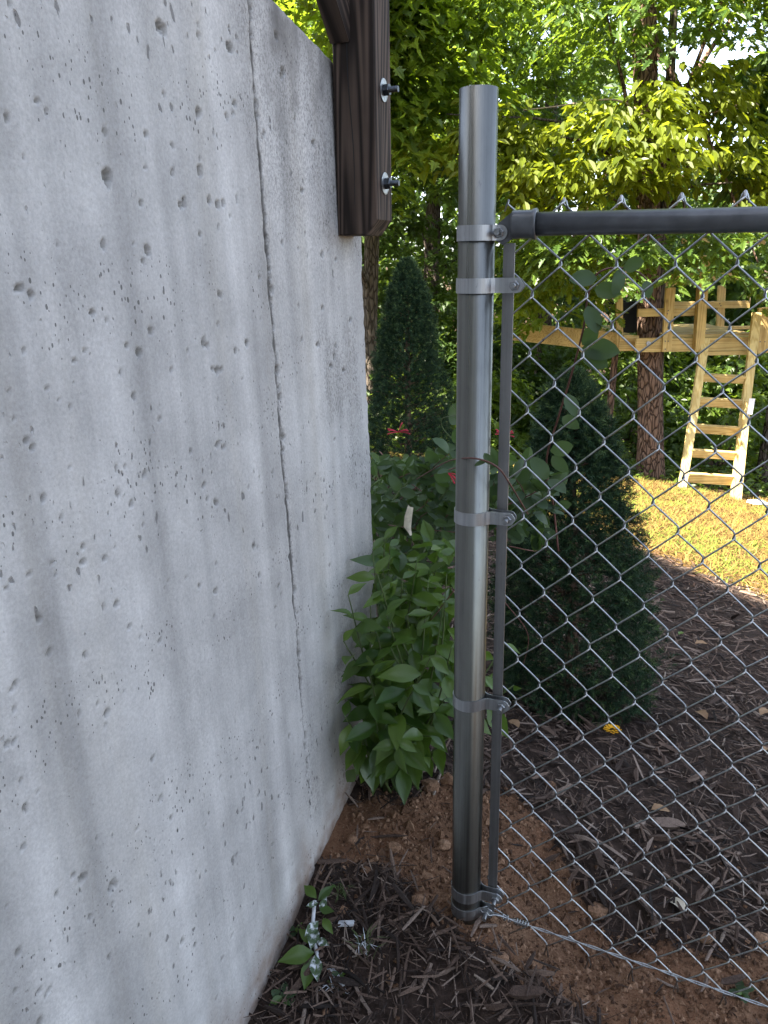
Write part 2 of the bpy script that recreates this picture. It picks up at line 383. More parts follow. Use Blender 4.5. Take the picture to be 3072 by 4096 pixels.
M['paper'] = mat_simple('white_plastic', (0.80, 0.80, 0.80), 0.5, 0, 0.4, 60, 0.08, 0.1)
M['blackbox'] = mat_simple('dark_sheet', (0.008, 0.010, 0.011), 0.55, 0, 0.4, 20, 0.3, 0.05)
M['siding'] = mat_simple('house_siding', (0.50, 0.49, 0.46), 0.7, 0, 0.3, 6, 0.1, 0.1)
M['shingle'] = mat_simple('roof_shingle', (0.07, 0.065, 0.06), 0.9, 0, 0.2, 14, 0.3, 0.4)

# ------------------------------------------------------------------ terrain
def base_z(x, y):
    z = np.interp(y, [-8, -3, -1.2, -.5, -.25, 0, .35, .7, 1, 2, 3, 5, 6.8, 8, 12, 20, 40, 300],
                  [-.6, -.4, -.22, -.115, -.06, -.005, .035, .0, -.045, -.18, -.32, -.66, -.95, -1.12, -1.85, -2.5, -2.9, -3.0])
    xr = np.clip(x, -4, 3)
    near = np.exp(-((x + .33) / .26) ** 2 - ((y - .30) / .36) ** 2)
    return z - .085 * np.clip(xr, 0, 3) - .05 * np.clip(xr, -4, 0) + .045 * near
def dirt_mask(x, y):
    yb = np.interp(x, [-.40, -.30, -.25, -.14, -.04, .013, .141, .266, .42, .6, 1.2], [.0, .01, .03, .055, -.01, -.062, -.072, -.105, -.16, -.22, -.30])
    yt = np.interp(x, [-.40, -.30, -.20, -.14, .0, .05, .177, .26, .4, .55, .8, 1.2], [.17, .19, .215, .31, .37, .36, .21, .12, .12, .17, .12, .0])
    d = np.minimum(y - yb, yt - y) + .075 * (fbm(x * 11, y * 11, 5) - .47)
    return np.clip(d / .07 + .5, 0, 1) * np.clip((1.3 - x) * 4, 0, 1)
def lawn_mask(x, y):
    e = y - (3.28 - 1.10 * (np.clip(x, -2.0, 1.6) - .2)) + .25 * (fbm(x * 3, y * 3, 3) - .5)
    far = 7.0 + .12 * x - y + .5 * (fbm(x * 1.5, y * 1.5, 8) - .5)
    return np.clip(e * 5 + .5, 0, 1) * np.clip(far * 3 + .5, 0, 1)
def ground_z(x, y):
    x = np.asarray(x, float); y = np.asarray(y, float)
    z = base_z(x, y); d = dirt_mask(x, y); nr = np.exp(-(np.hypot(x - .2, y - .6) / 3.0) ** 4)
    z = z + nr * (.036 * (fbm(x * 5, y * 5, 1) - .47) + .026 * (fbm(x * 20, y * 20, 2, 3) - .44))
    z = z + d * (.015 * (fbm(x * 34, y * 34, 9, 3) - .4))
    hollow = .05 * np.exp(-((x - .20) / .20) ** 2 - ((y - .10) / .09) ** 2)
    heap = .03 * np.exp(-((x - .17) / .24) ** 2 - ((y + .10) / .07) ** 2)
    ring = .034 * np.exp(-((np.hypot(x, y + .02)) / .10) ** 2)
    return z - hollow + heap + ring + .10 * (1 - nr) * (fbm(x * .9, y * .9, 4) - .5)

def build_ground():
    def axis(lo, hi, c0, c1, step, g):
        a = list(np.arange(c0, c1, step)); s = step; v = c1
        while v < hi: a.append(v); s *= g; v += s
        a.append(hi); s = step; v = c0
        b = []
        while v > lo:
            s *= g; v -= s; b.append(max(v, lo))
        return np.array(b[::-1] + a)
    xs = axis(-250, 250, -.5, 1.05, .011, 1.11); ys = axis(-60, 400, -.62, 1.0, .011, 1.055)
    X, Y = np.meshgrid(xs, ys); Z = ground_z(X, Y)
    nx = len(xs); ny = len(ys); i = np.arange(ny - 1)[:, None] * nx + np.arange(nx - 1)[None, :]
    F = np.stack([i, i + 1, i + nx + 1, i + nx], -1).reshape(-1, 4)
    wood = np.clip((Y - 7.0 - .12 * X) * 1.5 + .5, 0, 1)
    wood = np.maximum(wood, np.clip((np.abs(X) - 7) * .5, 0, 1))
    me = mesh_np('ground', np.stack([X, Y, Z], -1), F, {'dirt': dirt_mask(X, Y), 'lawn': lawn_mask(X, Y), 'wood': wood}, True)
    obj('ground', me, M['ground'], kind='structure')
build_ground()

# ------------------------------------------------------------------ house behind the viewpoint: its gable throws the shade
def build_house():
    h = bpy.data.objects.new('house', None); COL.objects.link(h); h['kind'] = 'structure'
    h.location = (-6.2, -2.2, -.5)
    y0, y1 = -12.2, -2.2; xr, xe, xl = -6.2, 1.62, -14.0; zr, ze = 11.15, 3.05
    def prism(x0, z0, x1, z1, x2, z2, ya, yb, name, mat):
        pass
    outl = [(xl, -1.2), (xe, -1.2), (xe, ze), (xr, zr), (xl, ze)]
    V = [(x + 6.2, y + 2.2, z + .5) for y in (y1, y0) for x, z in outl]
    F = [np.array([(0, 1, 2, 3, 4), (9, 8, 7, 6, 5)]), np.array([(k, k + 5, (k + 1) % 5 + 5, (k + 1) % 5) for k in range(5)])]
    obj('wall', mesh_np('wall', V, F), M['siding'], h)
    for sx in (1, -1):
        e = xe if sx > 0 else xl
        mb = MB(); a = np.array([xr + 6.2 - sx * .05, (y0 + y1) / 2 + 2.2, zr + .60]); b = np.array([e + 6.2 + sx * .30, (y0 + y1) / 2 + 2.2, ze + .60 - .31])
        mb.box(a, b, (0, 1, 0), 10.04, .12)
        obj('roof', mb.mesh('roof'), M['shingle'], h)
build_house()

# ------------------------------------------------------------------ concrete wall
WTOP = 1.605; WEND = 0.415
def wx(z): return -0.316 - 0.0225 * z           # the face leans back slightly
def build_wall():
    w = thing('concrete_wall', 'tall pale concrete wall with pitted face and a dark vertical joint', 'wall', (wx(0), WEND, 0))
    L0 = np.array([wx(0), WEND, 0])
    y = [-0.86]
    while y[-1] < WEND - .0001:
        y.append(min(WEND, y[-1] + .0029 + .0008 * np.clip((y[-1] + .86) / 1.2, 0, 1)))
    y = np.array(y); z = np.append(np.arange(-.16, WTOP, .0029), WTOP)
    # the top edge sinks a little towards the end
    Y, Z = np.meshgrid(y, z); top = np.interp(Y, [-.9, .05, .28, WEND], [1.64, 1.622, 1.578, 1.55]) + .004 * (fbm(Y * 60, Y * 0 + 3, 21, 3) - .5)
    Zs = Z * (1 + np.clip((Z - 1.2) / .4, 0, 1) * (top / WTOP - 1))
    end = WEND + .007 * (fbm(Z * 30, Z * 0 + 5, 31, 4) - .5) + .010 * (fbm(Z * 3.2, Z * 0 + 1, 33, 2) - .5)
    Ye = Y + np.clip((Y - .36) / .055, 0, 1) * (end - WEND)
    D = np.zeros_like(Y); pit = np.zeros_like(Y); stain = np.zeros_like(Y)
    D -= .0022 * (fbm(Y * 11, Z * 1.0, 41, 2) - .4) + .0010 * (fbm(Y * 40, Z * 22, 43, 3) - .5)
    def dent(yc, zc, ry, rz, depth, seed):
        ii = np.where(np.abs(z - zc) < rz * 2)[0]; jj = np.where(np.abs(y - yc) < ry * 2)[0]
        if not len(ii) or not len(jj): return
        sl = (slice(ii[0], ii[-1] + 1), slice(jj[0], jj[-1] + 1)); yy = Y[sl]; zz = Z[sl]
        r = np.hypot((yy - yc) / ry, (zz - zc) / rz) + 1.6 * (fbm(yy * 170, zz * 130, seed, 3) - .46)
        k = np.clip((1.0 - r) / .16, 0, 1); k = k * k * (3 - 2 * k)
        rough = .6 + .8 * fbm(yy * 330, zz * 330, seed + 7, 3)
        D[sl] = np.minimum(D[sl], D[sl] - depth * k * rough + 0); pit[sl] = np.maximum(pit[sl], k)
    big = [(352,84,14,22),(498,126,9,16),(85,242,8,10),(430,262,9,22),(318,308,6,8),(234,393,13,30),(305,445,7,11),(374,383,6,10),(432,378,10,24),(391,449,6,13),(399,445,6,16),
           (453,443,6,14),(470,448,8,16),(482,445,7,12),(224,533,7,14),(318,545,11,17),(40,623,13,18),(66,635,11,15),(198,675,9,13),(474,636,6,12),(50,758,8,10),(183,757,5,8),
           (161,778,6,8),(300,762,10,16),(440,738,6,18),(448,745,5,12),(532,740,6,14),(100,840,5,8),(288,856,8,14),(460,797,7,9),(468,800,7,14),(478,797,6,9),(58,952,9,12),(66,966,8,12),
           (470,960,9,12),(484,965,8,11),(312,1025,9,12),(440,1050,7,12),(92,1075,10,14),(283,1088,6,10),(466,1085,8,14),(180,1182,6,11),(178,1215,8,11),(226,1205,7,11),(466,1278,7,12),
           (85,1337,7,10),(278,1356,7,14),(251,1306,8,11),(345,1385,6,9),(25,1490,8,9),(30,1532,7,9),(230,1540,9,15),(16,1607,13,15),(29,1603,8,9),(228,1566,6,7),(347,1726,8,13),
           (296,1792,6,9),(50,1830,8,9),(158,1893,10,13),(178,1898,10,14),(243,1913,12,20),(193,1984,6,11),(395,2035,6,12),(85,2142,7,9),(106,2140,6,9),(700,550,4,14),(728,560,4,10),
           (745,800,6,12),(700,665,5,8),(718,790,4,9),(508,240,5,11),(492,268,4,9),(505,262,4,9),(575,300,4,8),(680,300,6,12),(615,160,6,12),(640,260,4,8),(655,410,5,9),(760,690,4,9),
           (690,745,5,9),(560,600,4,9),(470,700,4,8),(345,905,4,6),(130,1120,6,9),(60,1240,6,8),(120,1240,5,8),(150,1010,5,7),(30,905,5,8),(245,690,4,6),(370,800,5,8)]
    for k, (px, py, a, b) in enumerate(big):
        q = PX(px, py, wx(.8)); q = PX(px, py, wx(q[2])); dist = np.linalg.norm(q - CAM)
        s = dist / 1700.0; cosv = abs((q - CAM)[0]) / np.hypot(*(q - CAM)[:2])
        dent(q[1], q[2], a * s / max(cosv, .3) * .52, b * s * .52, .0045 + .00036 * a, 100 + k)
    for k in range(230):
        yc = -.82 + 1.22 * rng.random(); zc = -.05 + 1.62 * rng.random(); r = 0.0018 + .0026 * rng.random() ** 3
        dent(yc, zc, r * 1.1, r * (1.1 + .7 * rng.random()), .0035, 300 + k)
    for k in range(95):
        zc = .15 + 1.42 * rng.random(); dent(.0025 + rng.normal(0, .0035), zc, .0025 + .0030 * rng.random(), .004 + .008 * rng.random(), .005, 700 + k)
    # joint between the two pours
    sx_ = .0045 * (fbm(Z * 9, Z * 0 + 2, 51, 3) - .5) + .0050 * (fbm(Z * 70, Z * 0 + 4, 59, 3) - .47) + .0015
    js = Y - (.000 + sx_); g = np.exp(-(js / ((.0030 + .0085 * fbm(Z * 42, Z * 0, 52, 3)) * np.interp(Z, [0, .25, .7, 1.2, 1.6], [.4, .7, 1.1, 1.1, .9]))) ** 2)
    D -= g * (.0055 * (.35 + fbm(Z * 45, Y * 70, 53, 3)))
    D -= .0028 * np.clip(js / .004, 0, 1)
    stain = np.maximum(stain, g * (.90 + 1.1 * fbm(Z * 9, Z * 0 + 8, 54, 3)) * np.clip((Z - .12) / .5, .25, 1))
    side = np.exp(-(np.maximum(np.abs(js) - .002, 0) / .022) ** 1.1) * fbm(Z * 14, Y * 30, 55, 4)
    stain = np.maximum(stain, .75 * side * np.clip((Z - .25) / .5, 0, 1))
    cap = np.clip((Zs - top + .75) / .75, 0, 1) ** 1.5 * np.clip((Y + .10) / .12, 0.22, 1)
    stain = np.maximum(stain, cap * (.35 + .85 * fbm(Y * 22, Z * 14, 56, 4)))
    stain = np.maximum(stain, .55 * np.clip((fbm(Y * 9, Z * 5, 57, 4) - .50) * 5, 0, 1) * np.clip((Y + .15) / .3, .22, 1))
    gz = base_z(np.full_like(Y, -.3), Y); soil = np.clip(1 - (Z - gz - .005) / (.05 + .26 * fbm(Y * 14, Y * 0, 58, 3) ** 1.5), 0, 1)
    soil = np.maximum(soil, .5 * np.clip((Y - .36) / .05, 0, 1) * np.clip(1 - (Z - gz) / .4, 0, 1))
    # rounded arrises
    def rnd(d, r): d = np.clip(r - d, 0, r); return r - np.sqrt(np.maximum(r * r - d * d, 0))
    D -= rnd(np.maximum(WEND - Y, 0), .012); D -= rnd(np.maximum((WTOP - Z), 0), .012)
    chip = np.clip((fbm(Z * 26, Y * 40, 61, 4) - .46) * 5, 0, 1) * np.clip(1 - (WEND - Y) / .016, 0, 1)
    D -= .006 * chip; pit = np.maximum(pit, .5 * chip)
    X = wx(Zs) + D
    nz, ny = Y.shape; i = np.arange(nz - 1)[:, None] * ny + np.arange(ny - 1)[None, :]
    F = np.stack([i, i + 1, i + ny + 1, i + ny], -1).reshape(-1, 4)
    V = np.stack([X, Ye, Zs], -1).reshape(-1, 3); n0 = len(V)
    # carry the end and the top back through the thickness of the wall
    bend = np.stack([np.full(nz, wx(.5) - .25), Ye[:, -1], Zs[:, -1]], -1)
    btop = np.stack([np.full(ny, wx(.5) - .25), Ye[-1, :], Zs[-1, :]], -1)
    V = np.concatenate([V, bend, btop])
    k = np.arange(nz - 1); e0 = k * ny + ny - 1
    Fe = np.stack([e0, n0 + k, n0 + k + 1, e0 + ny], -1)
    k = np.arange(ny - 1); t0 = (nz - 1) * ny + k
    Ft = np.stack([t0, t0 + 1, n0 + nz + k + 1, n0 + nz + k], -1)
    ex = nz + ny
    A = {k_: np.concatenate([a.ravel(), np.full(ex, c)]) for k_, a, c in (('pit', pit, 0), ('stain', stain, .25), ('soil', soil, 0))}
    me = mesh_np('wall_face', V - L0, [F, Fe, Ft], A, True)
    o = obj('wall_face', me, M['concrete'], w)
    # the rest of the wall back to the house
    V = []
    for yy in (-2.2, -.86):
        for zz in (-.6, 1.64): V += [(wx(zz), yy, zz), (wx(.5) - .25, yy, zz)]
    V = np.array(V) - L0
    Fb = [(0, 2, 3, 1), (4, 5, 7, 6), (0, 4, 6, 2), (2, 6, 7, 3), (1, 3, 7, 5)]
    obj('wall_body', mesh_np('wall_body', V, np.array(Fb), {'pit': np.zeros(8), 'stain': np.full(8, .1), 'soil': np.zeros(8)}), M['concrete'], w)
build_wall()

# ------------------------------------------------------------------ timber deck post bolted to the wall
def hexprism(c, ax, r, h, up=(0, 0, 1), n=6, rot=.2, ch=.12):
    """a prism along ax with chamfered ends"""
    c = np.array(c, float); ax = np.array(ax, float); ax /= np.linalg.norm(ax); u = np.cross(ax, up); u /= np.linalg.norm(u); v = np.cross(ax, u)
    V = []; prof = [(0, r * (1 - ch)), (h * .12, r), (h * .88, r), (h, r * (1 - ch))]
    for d, rr in prof:
        V += [c + ax * d + rr * (math.cos(rot + 2 * math.pi * k / n) * u + math.sin(rot + 2 * math.pi * k / n) * v) for k in range(n)]
    F = [(i * n + k, i * n + (k + 1) % n, (i + 1) * n + (k + 1) % n, (i + 1) * n + k) for i in range(3) for k in range(n)]
    F += [tuple(range(n - 1, -1, -1)), tuple(range(3 * n, 4 * n))]
    return V, F

def build_deck_post():
    t = thing('deck_post', 'dark weathered square timber post bolted to the end of the concrete wall', 'post', (-.306, .328, 1.27))
    L = np.array([-.306, .328, 1.27])
    xa, xb, ya, yb, z0, z1 = -.3475, -.2665, .287, .369, 1.2695, 2.5
    # profile in x-z with a bevelled lower corner, swept in y
    prof = [(xa, z0), (xb - .022, z0), (xb, z0 + .027), (xb, z1), (xa, z1)]
    c = .0025; mb = MB(); rings = []
    for y, ins in ((ya, c), (ya + c, 0), (yb - c, 0), (yb, c)):
        cx = (xa + xb) / 2
        rings.append([(x + (ins if x < cx else -ins), y, z + (ins if z < 1.4 else -ins)) for x, z in prof])
    V = np.array([p for r in rings for p in r]) - L
    F = [(i * 5 + k, i * 5 + (k + 1) % 5, (i + 1) * 5 + (k + 1) % 5, (i + 1) * 5 + k) for i in range(3) for k in range(5)]
    F = [tuple(reversed(f)) for f in F] + [(0, 1, 2, 3, 4), (19, 18, 17, 16, 15)]
    mb.add(V, F, .3); obj('timber', mb.mesh('timber'), M['dark_wood'], t)
    # a drying crack runs up the front
    zs = np.linspace(z0 + .01, 1.75, 30); ck = MB()
    xs = -.312 + .004 * np.sin(zs * 7) + .003 * np.sin(zs * 19)
    pts = np.stack([xs, np.full(30, ya + .0005), zs], -1) - L
    obj('crack', MB().tube(pts, .0011 * np.clip(np.sin(np.linspace(.1, 3.0, 30)) + .2, .2, 1), 5).mesh('crack'), M['blackbox'], t)
    b = MB(); b.box((0, 0, 0), (0, 0, 1.06), (1, 0, 0), .036, .05)
    obj('brace', b.mesh('brace'), M['dark_wood'], t, loc=np.array([-.330, .300, 1.607]) - L, rot=(math.radians(45), 0, 0))
    b = MB(); b.box(np.array([-.306, -2.19, 2.57]) - L, np.array([-.306, .6, 2.57]) - L, (0, 0, 1), .14, .09)
    obj('beam', b.mesh('beam'), M['dark_wood'], t)
    for zc in (1.5185, 1.361):
        cy = .3285; x0 = xb; bo = MB()
        n = 30; th = []
        for k in range(n):
            d = .0 + .029 * k / (n - 1); th.append((d, .0047 + .0007 * (k % 2)))
        pts = np.array([(x0 + d, cy, zc) for d, _ in th]) - L
        bolt = obj('bolt', bo.tube(pts, np.array([r for _, r in th]), 12).mesh('bolt'), M['boltblack'], t)
        V, F = hexprism(np.array([x0 + .002, cy, zc]) - L, (1, 0, 0), .0108, .011); obj('nut', MB().add(V, F).mesh('nut'), M['boltblack'], bolt)
        V, F = hexprism(np.array([x0 + .0002, cy, zc]) - L, (1, 0, 0), .0195, .0022, n=28); obj('washer', MB().add(V, F).mesh('washer'), M['bolt'], bolt)
    return t
build_deck_post()

# ------------------------------------------------------------------ chain link fence
CU = .0387; HV = .0425; X0 = .0747; Z0 = 1.2155; YM = .020; PR = .0268
def wire_z(x): return .048 - .088 * x
def build_fence():
    f = thing('chain_link_fence', 'galvanised chain link fence with a tall round end post and black top rail', 'fence')
    # end post: an open pipe
    n = 48; a = np.arange(n) * 2 * math.pi / n; prof = [(PR, -.25), (PR, 1.4455), (PR - .0008, 1.446), (PR - .0022, 1.446), (PR - .0026, 1.4452), (PR - .0026, 1.15)]
    def pipe(x0, lean):
        V = []
        for r, z in prof: V += [(x0 + r * math.cos(q) + lean * z / 1.446, r * math.sin(q), z) for q in a]
        F = [(i * n + k, i * n + (k + 1) % n, (i + 1) * n + (k + 1) % n, (i + 1) * n + k) for i in range(len(prof) - 1) for k in range(n)]
        return MB().add(V, F, .5)
    me = pipe(0, -.006).mesh('end_post', True); obj('end_post', me, M['galv'], f)
    obj('line_post', pipe(2.55, 0).mesh('line_post', True), M['galv'], f, loc=(0, 0, -.2), label='second galvanised post further along')
    # top rail, its cup and the cup's tab
    rz = lambda x: 1.2695 - .0085 * (x - .08)
    obj('top_rail', MB().tube([(.072, -.002, rz(.072)), (1.3, -.002, rz(1.3)), (2.55, -.002, rz(2.55))], .0158, 32).mesh('top_rail', True), M['black'], f)
    pts = [(.046, 0), (.047, .0185), (.050, .0192), (.074, .0192), (.0765, .0208), (.0800, .0212), (.0815, .0205), (.0815, .016)]
    V = []; n = 32; a = np.arange(n) * 2 * math.pi / n
    for x, r in pts: V += [(x, -.002 + max(r, .0005) * math.cos(q), rz(x) + max(r, .0005) * math.sin(q)) for q in a]
    F = [(i * n + k, i * n + (k + 1) % n, (i + 1) * n + (k + 1) % n, (i + 1) * n + k) for i in range(len(pts) - 1) for k in range(n)]
    me = MB().add(V, F).mesh('rail_cup', True); cup = obj('rail_cup', me, M['black'], f)
    V = []
    for y in (-.0035, .0035):
        V += [(.020, y, 1.250), (.034, y, 1.243), (.048, y, 1.251), (.052, y, 1.262), (.052, y, 1.283), (.047, y, 1.287), (.022, y, 1.268)]
    F = [tuple(range(6, -1, -1)), tuple(range(7, 14))] + [(k, (k + 1) % 7, (k + 1) % 7 + 7, k + 7) for k in range(7)]
    obj('tab', MB().add(V, F).mesh('tab'), M['black'], cup)
    # tension bar
    bb = MB(); bb.box((.0405, .012, 1.245), (.0475, .012, .062), (1, 0, 0), .0165, .0042); obj('tension_bar', bb.mesh('tension_bar'), M['bar'], f)
    # bands
    def band(z, xe, bx, xc, first):
        rr = PR + .0012; th = .0017; h2 = .0105; ey = .0065
        pl = []
        a0 = math.radians(22)
        for x in np.linspace(xe, PR + .010, 8): pl.append((x, -ey, None))
        for t_ in (.35, .7): pl.append((PR + .010 - .007 * t_ * 1.3, -ey - .0022 * t_, None))
        for k in np.linspace(-a0 - .06, -2 * math.pi + a0 + .06, 44): pl.append((rr * math.cos(k), rr * math.sin(k), None))
        for t_ in (.7, .35): pl.append((PR + .010 - .007 * t_ * 1.3, ey + .0022 * t_, None))
        for x in np.linspace(PR + .010, xe, 8): pl.append((x, ey, None))
        p = np.array([(q[0], q[1]) for q in pl]); tg = np.gradient(p, axis=0); tg /= np.linalg.norm(tg, axis=1)[:, None]
        nn = np.stack([-tg[:, 1], tg[:, 0]], -1)
        V = []
        for (x, y), (nx, ny) in zip(p, nn):
            d = xe - x; hh = h2
            if d < h2 and abs(y) < ey + .002: hh = max(.002, math.sqrt(max(h2 ** 2 - (h2 - d) ** 2, 0)))
            for s_, zz in ((-1, -hh), (-1, hh), (1, hh), (1, -hh)): V.append((xc + x + nx * s_ * th / 2, y + ny * s_ * th / 2, z + zz))
        m_ = len(p); F = [(i * 4 + k, i * 4 + (k + 1) % 4, (i + 1) * 4 + (k + 1) % 4, (i + 1) * 4 + k) for i in range(m_ - 1) for k in range(4)]
        F += [(3, 2, 1, 0), tuple((m_ - 1) * 4 + k for k in range(4))]
        o = obj('tension_band', MB().add(V, F).mesh('tension_band'), M['galv2'], f)
        c = np.array([xc + bx, -ey - th / 2, z])
        V, F = hexprism(c, (0, -1, 0), .0074, .0058); obj('nut', MB().add(V, F).mesh('nut'), M['bolt'], o)
        kk = np.linspace(0, .022, 16)
        obj('bolt', MB().tube([(c[0], c[1] + .012 - q * 1.35, c[2]) for q in kk], .0036 + .00035 * (np.arange(16) % 2), 12).mesh('bolt'), M['bolt'], o)
        V, F = hexprism((c[0], ey + th / 2, z), (0, 1, 0), .0085, .004, n=16); obj('bolt_head', MB().add(V, F).mesh('bolt_head'), M['bolt'], o)
    band(1.2593, .046, .0345, -.005, True); band(1.1872, .0715, .0590, -.005, False)
    band(.8336, .0705, .0580, -.0035, False); band(.4985, .0715, .0575, -.002, False)
    band(.0900, .0700, .0570, 0, False); band(.0515, .0540, .0405, 0, False)
    # woven pickets: each one a flattened spiral of wire
    R = .0015; T = .0042; ov = .0021
    def picket(k):
        xa = X0 + CU * k; r = -2; pts = []
        side = 0 if (k + r) % 2 else 1                    # bend on the left (0) or right (1) at this row
        rmax = 29
        jit = [(random.gauss(0, .0008), random.gauss(0, .0008)) for _ in range(40)]
        zz = Z0 - r * HV; xx = xa + (0 if side == 0 else CU)
        # knuckled top: a short tail hooked over the neighbour
        ins = 1 if side == 0 else -1
        pts += [(xx - ins * .006, YM + T * .6, zz - .012), (xx - ins * .003, YM + T, zz - .001), (xx - ins * .0005, YM + .3 * T, zz + .003)]
        while r < rmax:
            j0 = jit[r + 3]; j1 = jit[r + 4]
            s0 = side; xs = xa + (0 if s0 == 0 else CU); xe_ = xa + (CU if s0 == 0 else 0)
            zs = Z0 - r * HV + j0[1]; ze = zs - HV + (j1[1] - j0[1]); yy = YM + T if s0 == 0 else YM - T
            xs += (-ov if s0 == 0 else ov); xe_ += (ov if s0 == 0 else -ov)
            for q, w in ((.02, .0), (.06, .55), (.14, .95), (.5, 1.06), (.86, .95), (.94, .55)):
                bow = math.sin(q * math.pi) * .0
                ex = q if 0.1 < q < 0.9 else (q * .9 if q < .1 else 1 - (1 - q) * .9)
                e2 = ex * ex * (3 - 2 * ex) * .12 + ex * .88
                pts.append((xs + (xe_ - xs) * ex, YM + (yy - YM) * w, zs + (ze - zs) * (.06 + .88 * ex)))
            side = 1 - side; r += 1
        zz = Z0 - r * HV; xx = xa + (0 if side == 0 else CU)
        ins = 1 if side == 0 else -1
        pts += [(xx, YM, zz), (xx - ins * .006 * random.uniform(.2, 1), YM - .002, zz - .012), (xx - ins * .004, YM + .002, zz - .022 - .006 * random.random())]
        return pts
    for k in range(-1, 64):
        V, F = tube_np(picket(k), R, 5)
        mb = MB().add(V, F); obj('picket', mb.mesh('picket', True), M['wire'], f)
    # two-strand bottom wire with its wrapped tail
    xs = np.arange(.046, 2.56, .006); strands = []
    sag = lambda x: wire_z(x) + .0
    for ph in (0, math.pi):
        tw = (xs - .046) / .09 * 2 * math.pi + ph
        pts = np.stack([xs, .004 + .0016 * np.cos(tw), sag(xs) + .0016 * np.sin(tw)], -1)
        o = obj('tension_wire', MB().tube(pts, .0013, 6).mesh('tension_wire', True), M['wire'], f)
    q = np.linspace(0, 1, 90); tw = q * 2 * math.pi * 6.5; xx = .082 + .034 * q + .004 * np.sin(tw)
    xx = np.where(q < .3, .068 + .06 * q, xx)
    pts = np.stack([xx, .004 + .0052 * np.cos(tw), sag(xx) + .0052 * np.sin(tw)], -1)
    obj('wire_wrap', MB().tube(pts, .0014, 6).mesh('wire_wrap', True), M['wire'], f)
    lp = [(.090, .004, .040), (.060, -.004, .050), (.043, -.0125, .0515), (.030, -.006, .056), (.046, .010, .052), (.080, .007, .040)]
    obj('wire_eye', MB().tube(smooth_path(lp), .0014, 6).mesh('wire_eye', True), M['wire'], f)
build_fence()

# ------------------------------------------------------------------ leaves
OAK = [(0, .015), (.14, .06), (.20, .19), (.30, .09), (.40, .30), (.52, .12), (.62, .27), (.74, .10), (.86, .15), (1, 0)]
MAPLE = [(0, .01), (-.04, .20), (.14, .47), (.24, .26), (.50, .56), (.52, .26), (.66, .17), (.74, .22), (.82, .10), (1.02, 0)]
OVAL = [(0, .01), (.18, .13), (.42, .22), (.66, .21), (.86, .11), (1, 0)]
MAPLE6 = [(0, .01), (.10, .42), (.26, .24), (.52, .48), (.60, .18), (1.0, 0)]
SLIM = [(0, .01), (.3, .20), (.65, .18), (1, 0)]
def leaf_cloud(C, D, N, size, tpl, fold=.35, droop=.25):
    """leaves at C, tips along D, faces towards N"""
    n = len(C); D = D / (np.linalg.norm(D, axis=1)[:, None] + 1e-9)
    Sd = np.cross(D, N); Sd /= np.linalg.norm(Sd, axis=1)[:, None] + 1e-9; N = np.cross(Sd, D)
    tp = np.array(tpl); k = len(tp); inner = tp[1:-1]
    u = np.concatenate([tp[:, 0], inner[:, 0]]); v = np.concatenate([tp[:, 1], -inner[:, 1]])
    v[0] = 0; v[k - 1] = 0
    h = fold * np.abs(v) - droop * u * u
    size = np.broadcast_to(size, (n,))[:, None, None]
    V = C[:, None, :] + size * (u[None, :, None] * D[:, None, :] + v[None, :, None] * Sd[:, None, :] + h[None, :, None] * N[:, None, :])
    m_ = len(u); left = np.arange(k); right = np.array([0] + list(range(k, m_)) + [k - 1])[::-1]
    base = (np.arange(n) * m_)[:, None]
    return V.reshape(-1, 3), [base + left[None, :], base + right[None, :]], m_
def unit(n):
    v = rng.normal(size=(n, 3)); return v / np.linalg.norm(v, axis=1)[:, None]

def crown_mesh(name, blobs, n_twigs, per, size, tpl, spread=.30, layer=.35, fold=.3, droop=.25):
    """blobs: (cx, cy, cz, rx, ry, rz, weight). Twigs fill them, leaves sit round each twig in flat sprays."""
    w = np.array([b[6] for b in blobs], float); w /= w.sum(); Cs = []
    for b, k in zip(blobs, rng.multinomial(n_twigs, w)):
        d = unit(k); r = rng.random(k) ** (1 / 2.4); Cs.append(np.array(b[:3]) + d * r[:, None] * np.array(b[3:6]))
    C = np.concatenate(Cs); n = len(C); ctr = np.array([np.average([b[0] for b in blobs], weights=w), np.average([b[1] for b in blobs], weights=w)])
    out = C[:, :2] - ctr; ang = np.arctan2(out[:, 1], out[:, 0]) + rng.normal(0, .7, n)
    tw = np.stack([np.cos(ang), np.sin(ang), rng.normal(-.10, .22, n)], -1)
    t = rng.random((n, per)); a = rng.normal(0, 1, (n, per))
    side = np.stack([-np.sin(ang), np.cos(ang), np.zeros(n)], -1)
    L = spread * rng.uniform(.7, 1.5, n)[:, None]
    pos = C[:, None, :] + tw[:, None, :] * (t * L * 2)[:, :, None] + side[:, None, :] * (a * L * .35)[:, :, None]
    pos[:, :, 2] += rng.normal(0, layer * spread * .4, (n, per)) - .25 * (t * L * 2) ** 2
    la = ang[:, None] + np.sign(a) * rng.uniform(.3, 1.4, (n, per))
    D = np.stack([np.cos(la), np.sin(la), rng.normal(-.35, .35, (n, per))], -1).reshape(-1, 3)
    N = np.stack([rng.normal(0, .38, n * per), rng.normal(0, .38, n * per), np.ones(n * per)], -1)
    s = size * rng.uniform(.6, 1.2, n * per)
    V, F, m_ = leaf_cloud(pos.reshape(-1, 3), D, N, s, tpl, fold, droop)
    r = np.repeat((rng.random(n)[:, None] * .6 + .4 * rng.random((n, per))).reshape(-1), m_)
    return mesh_np(name, V, F, {'rnd': r}), C

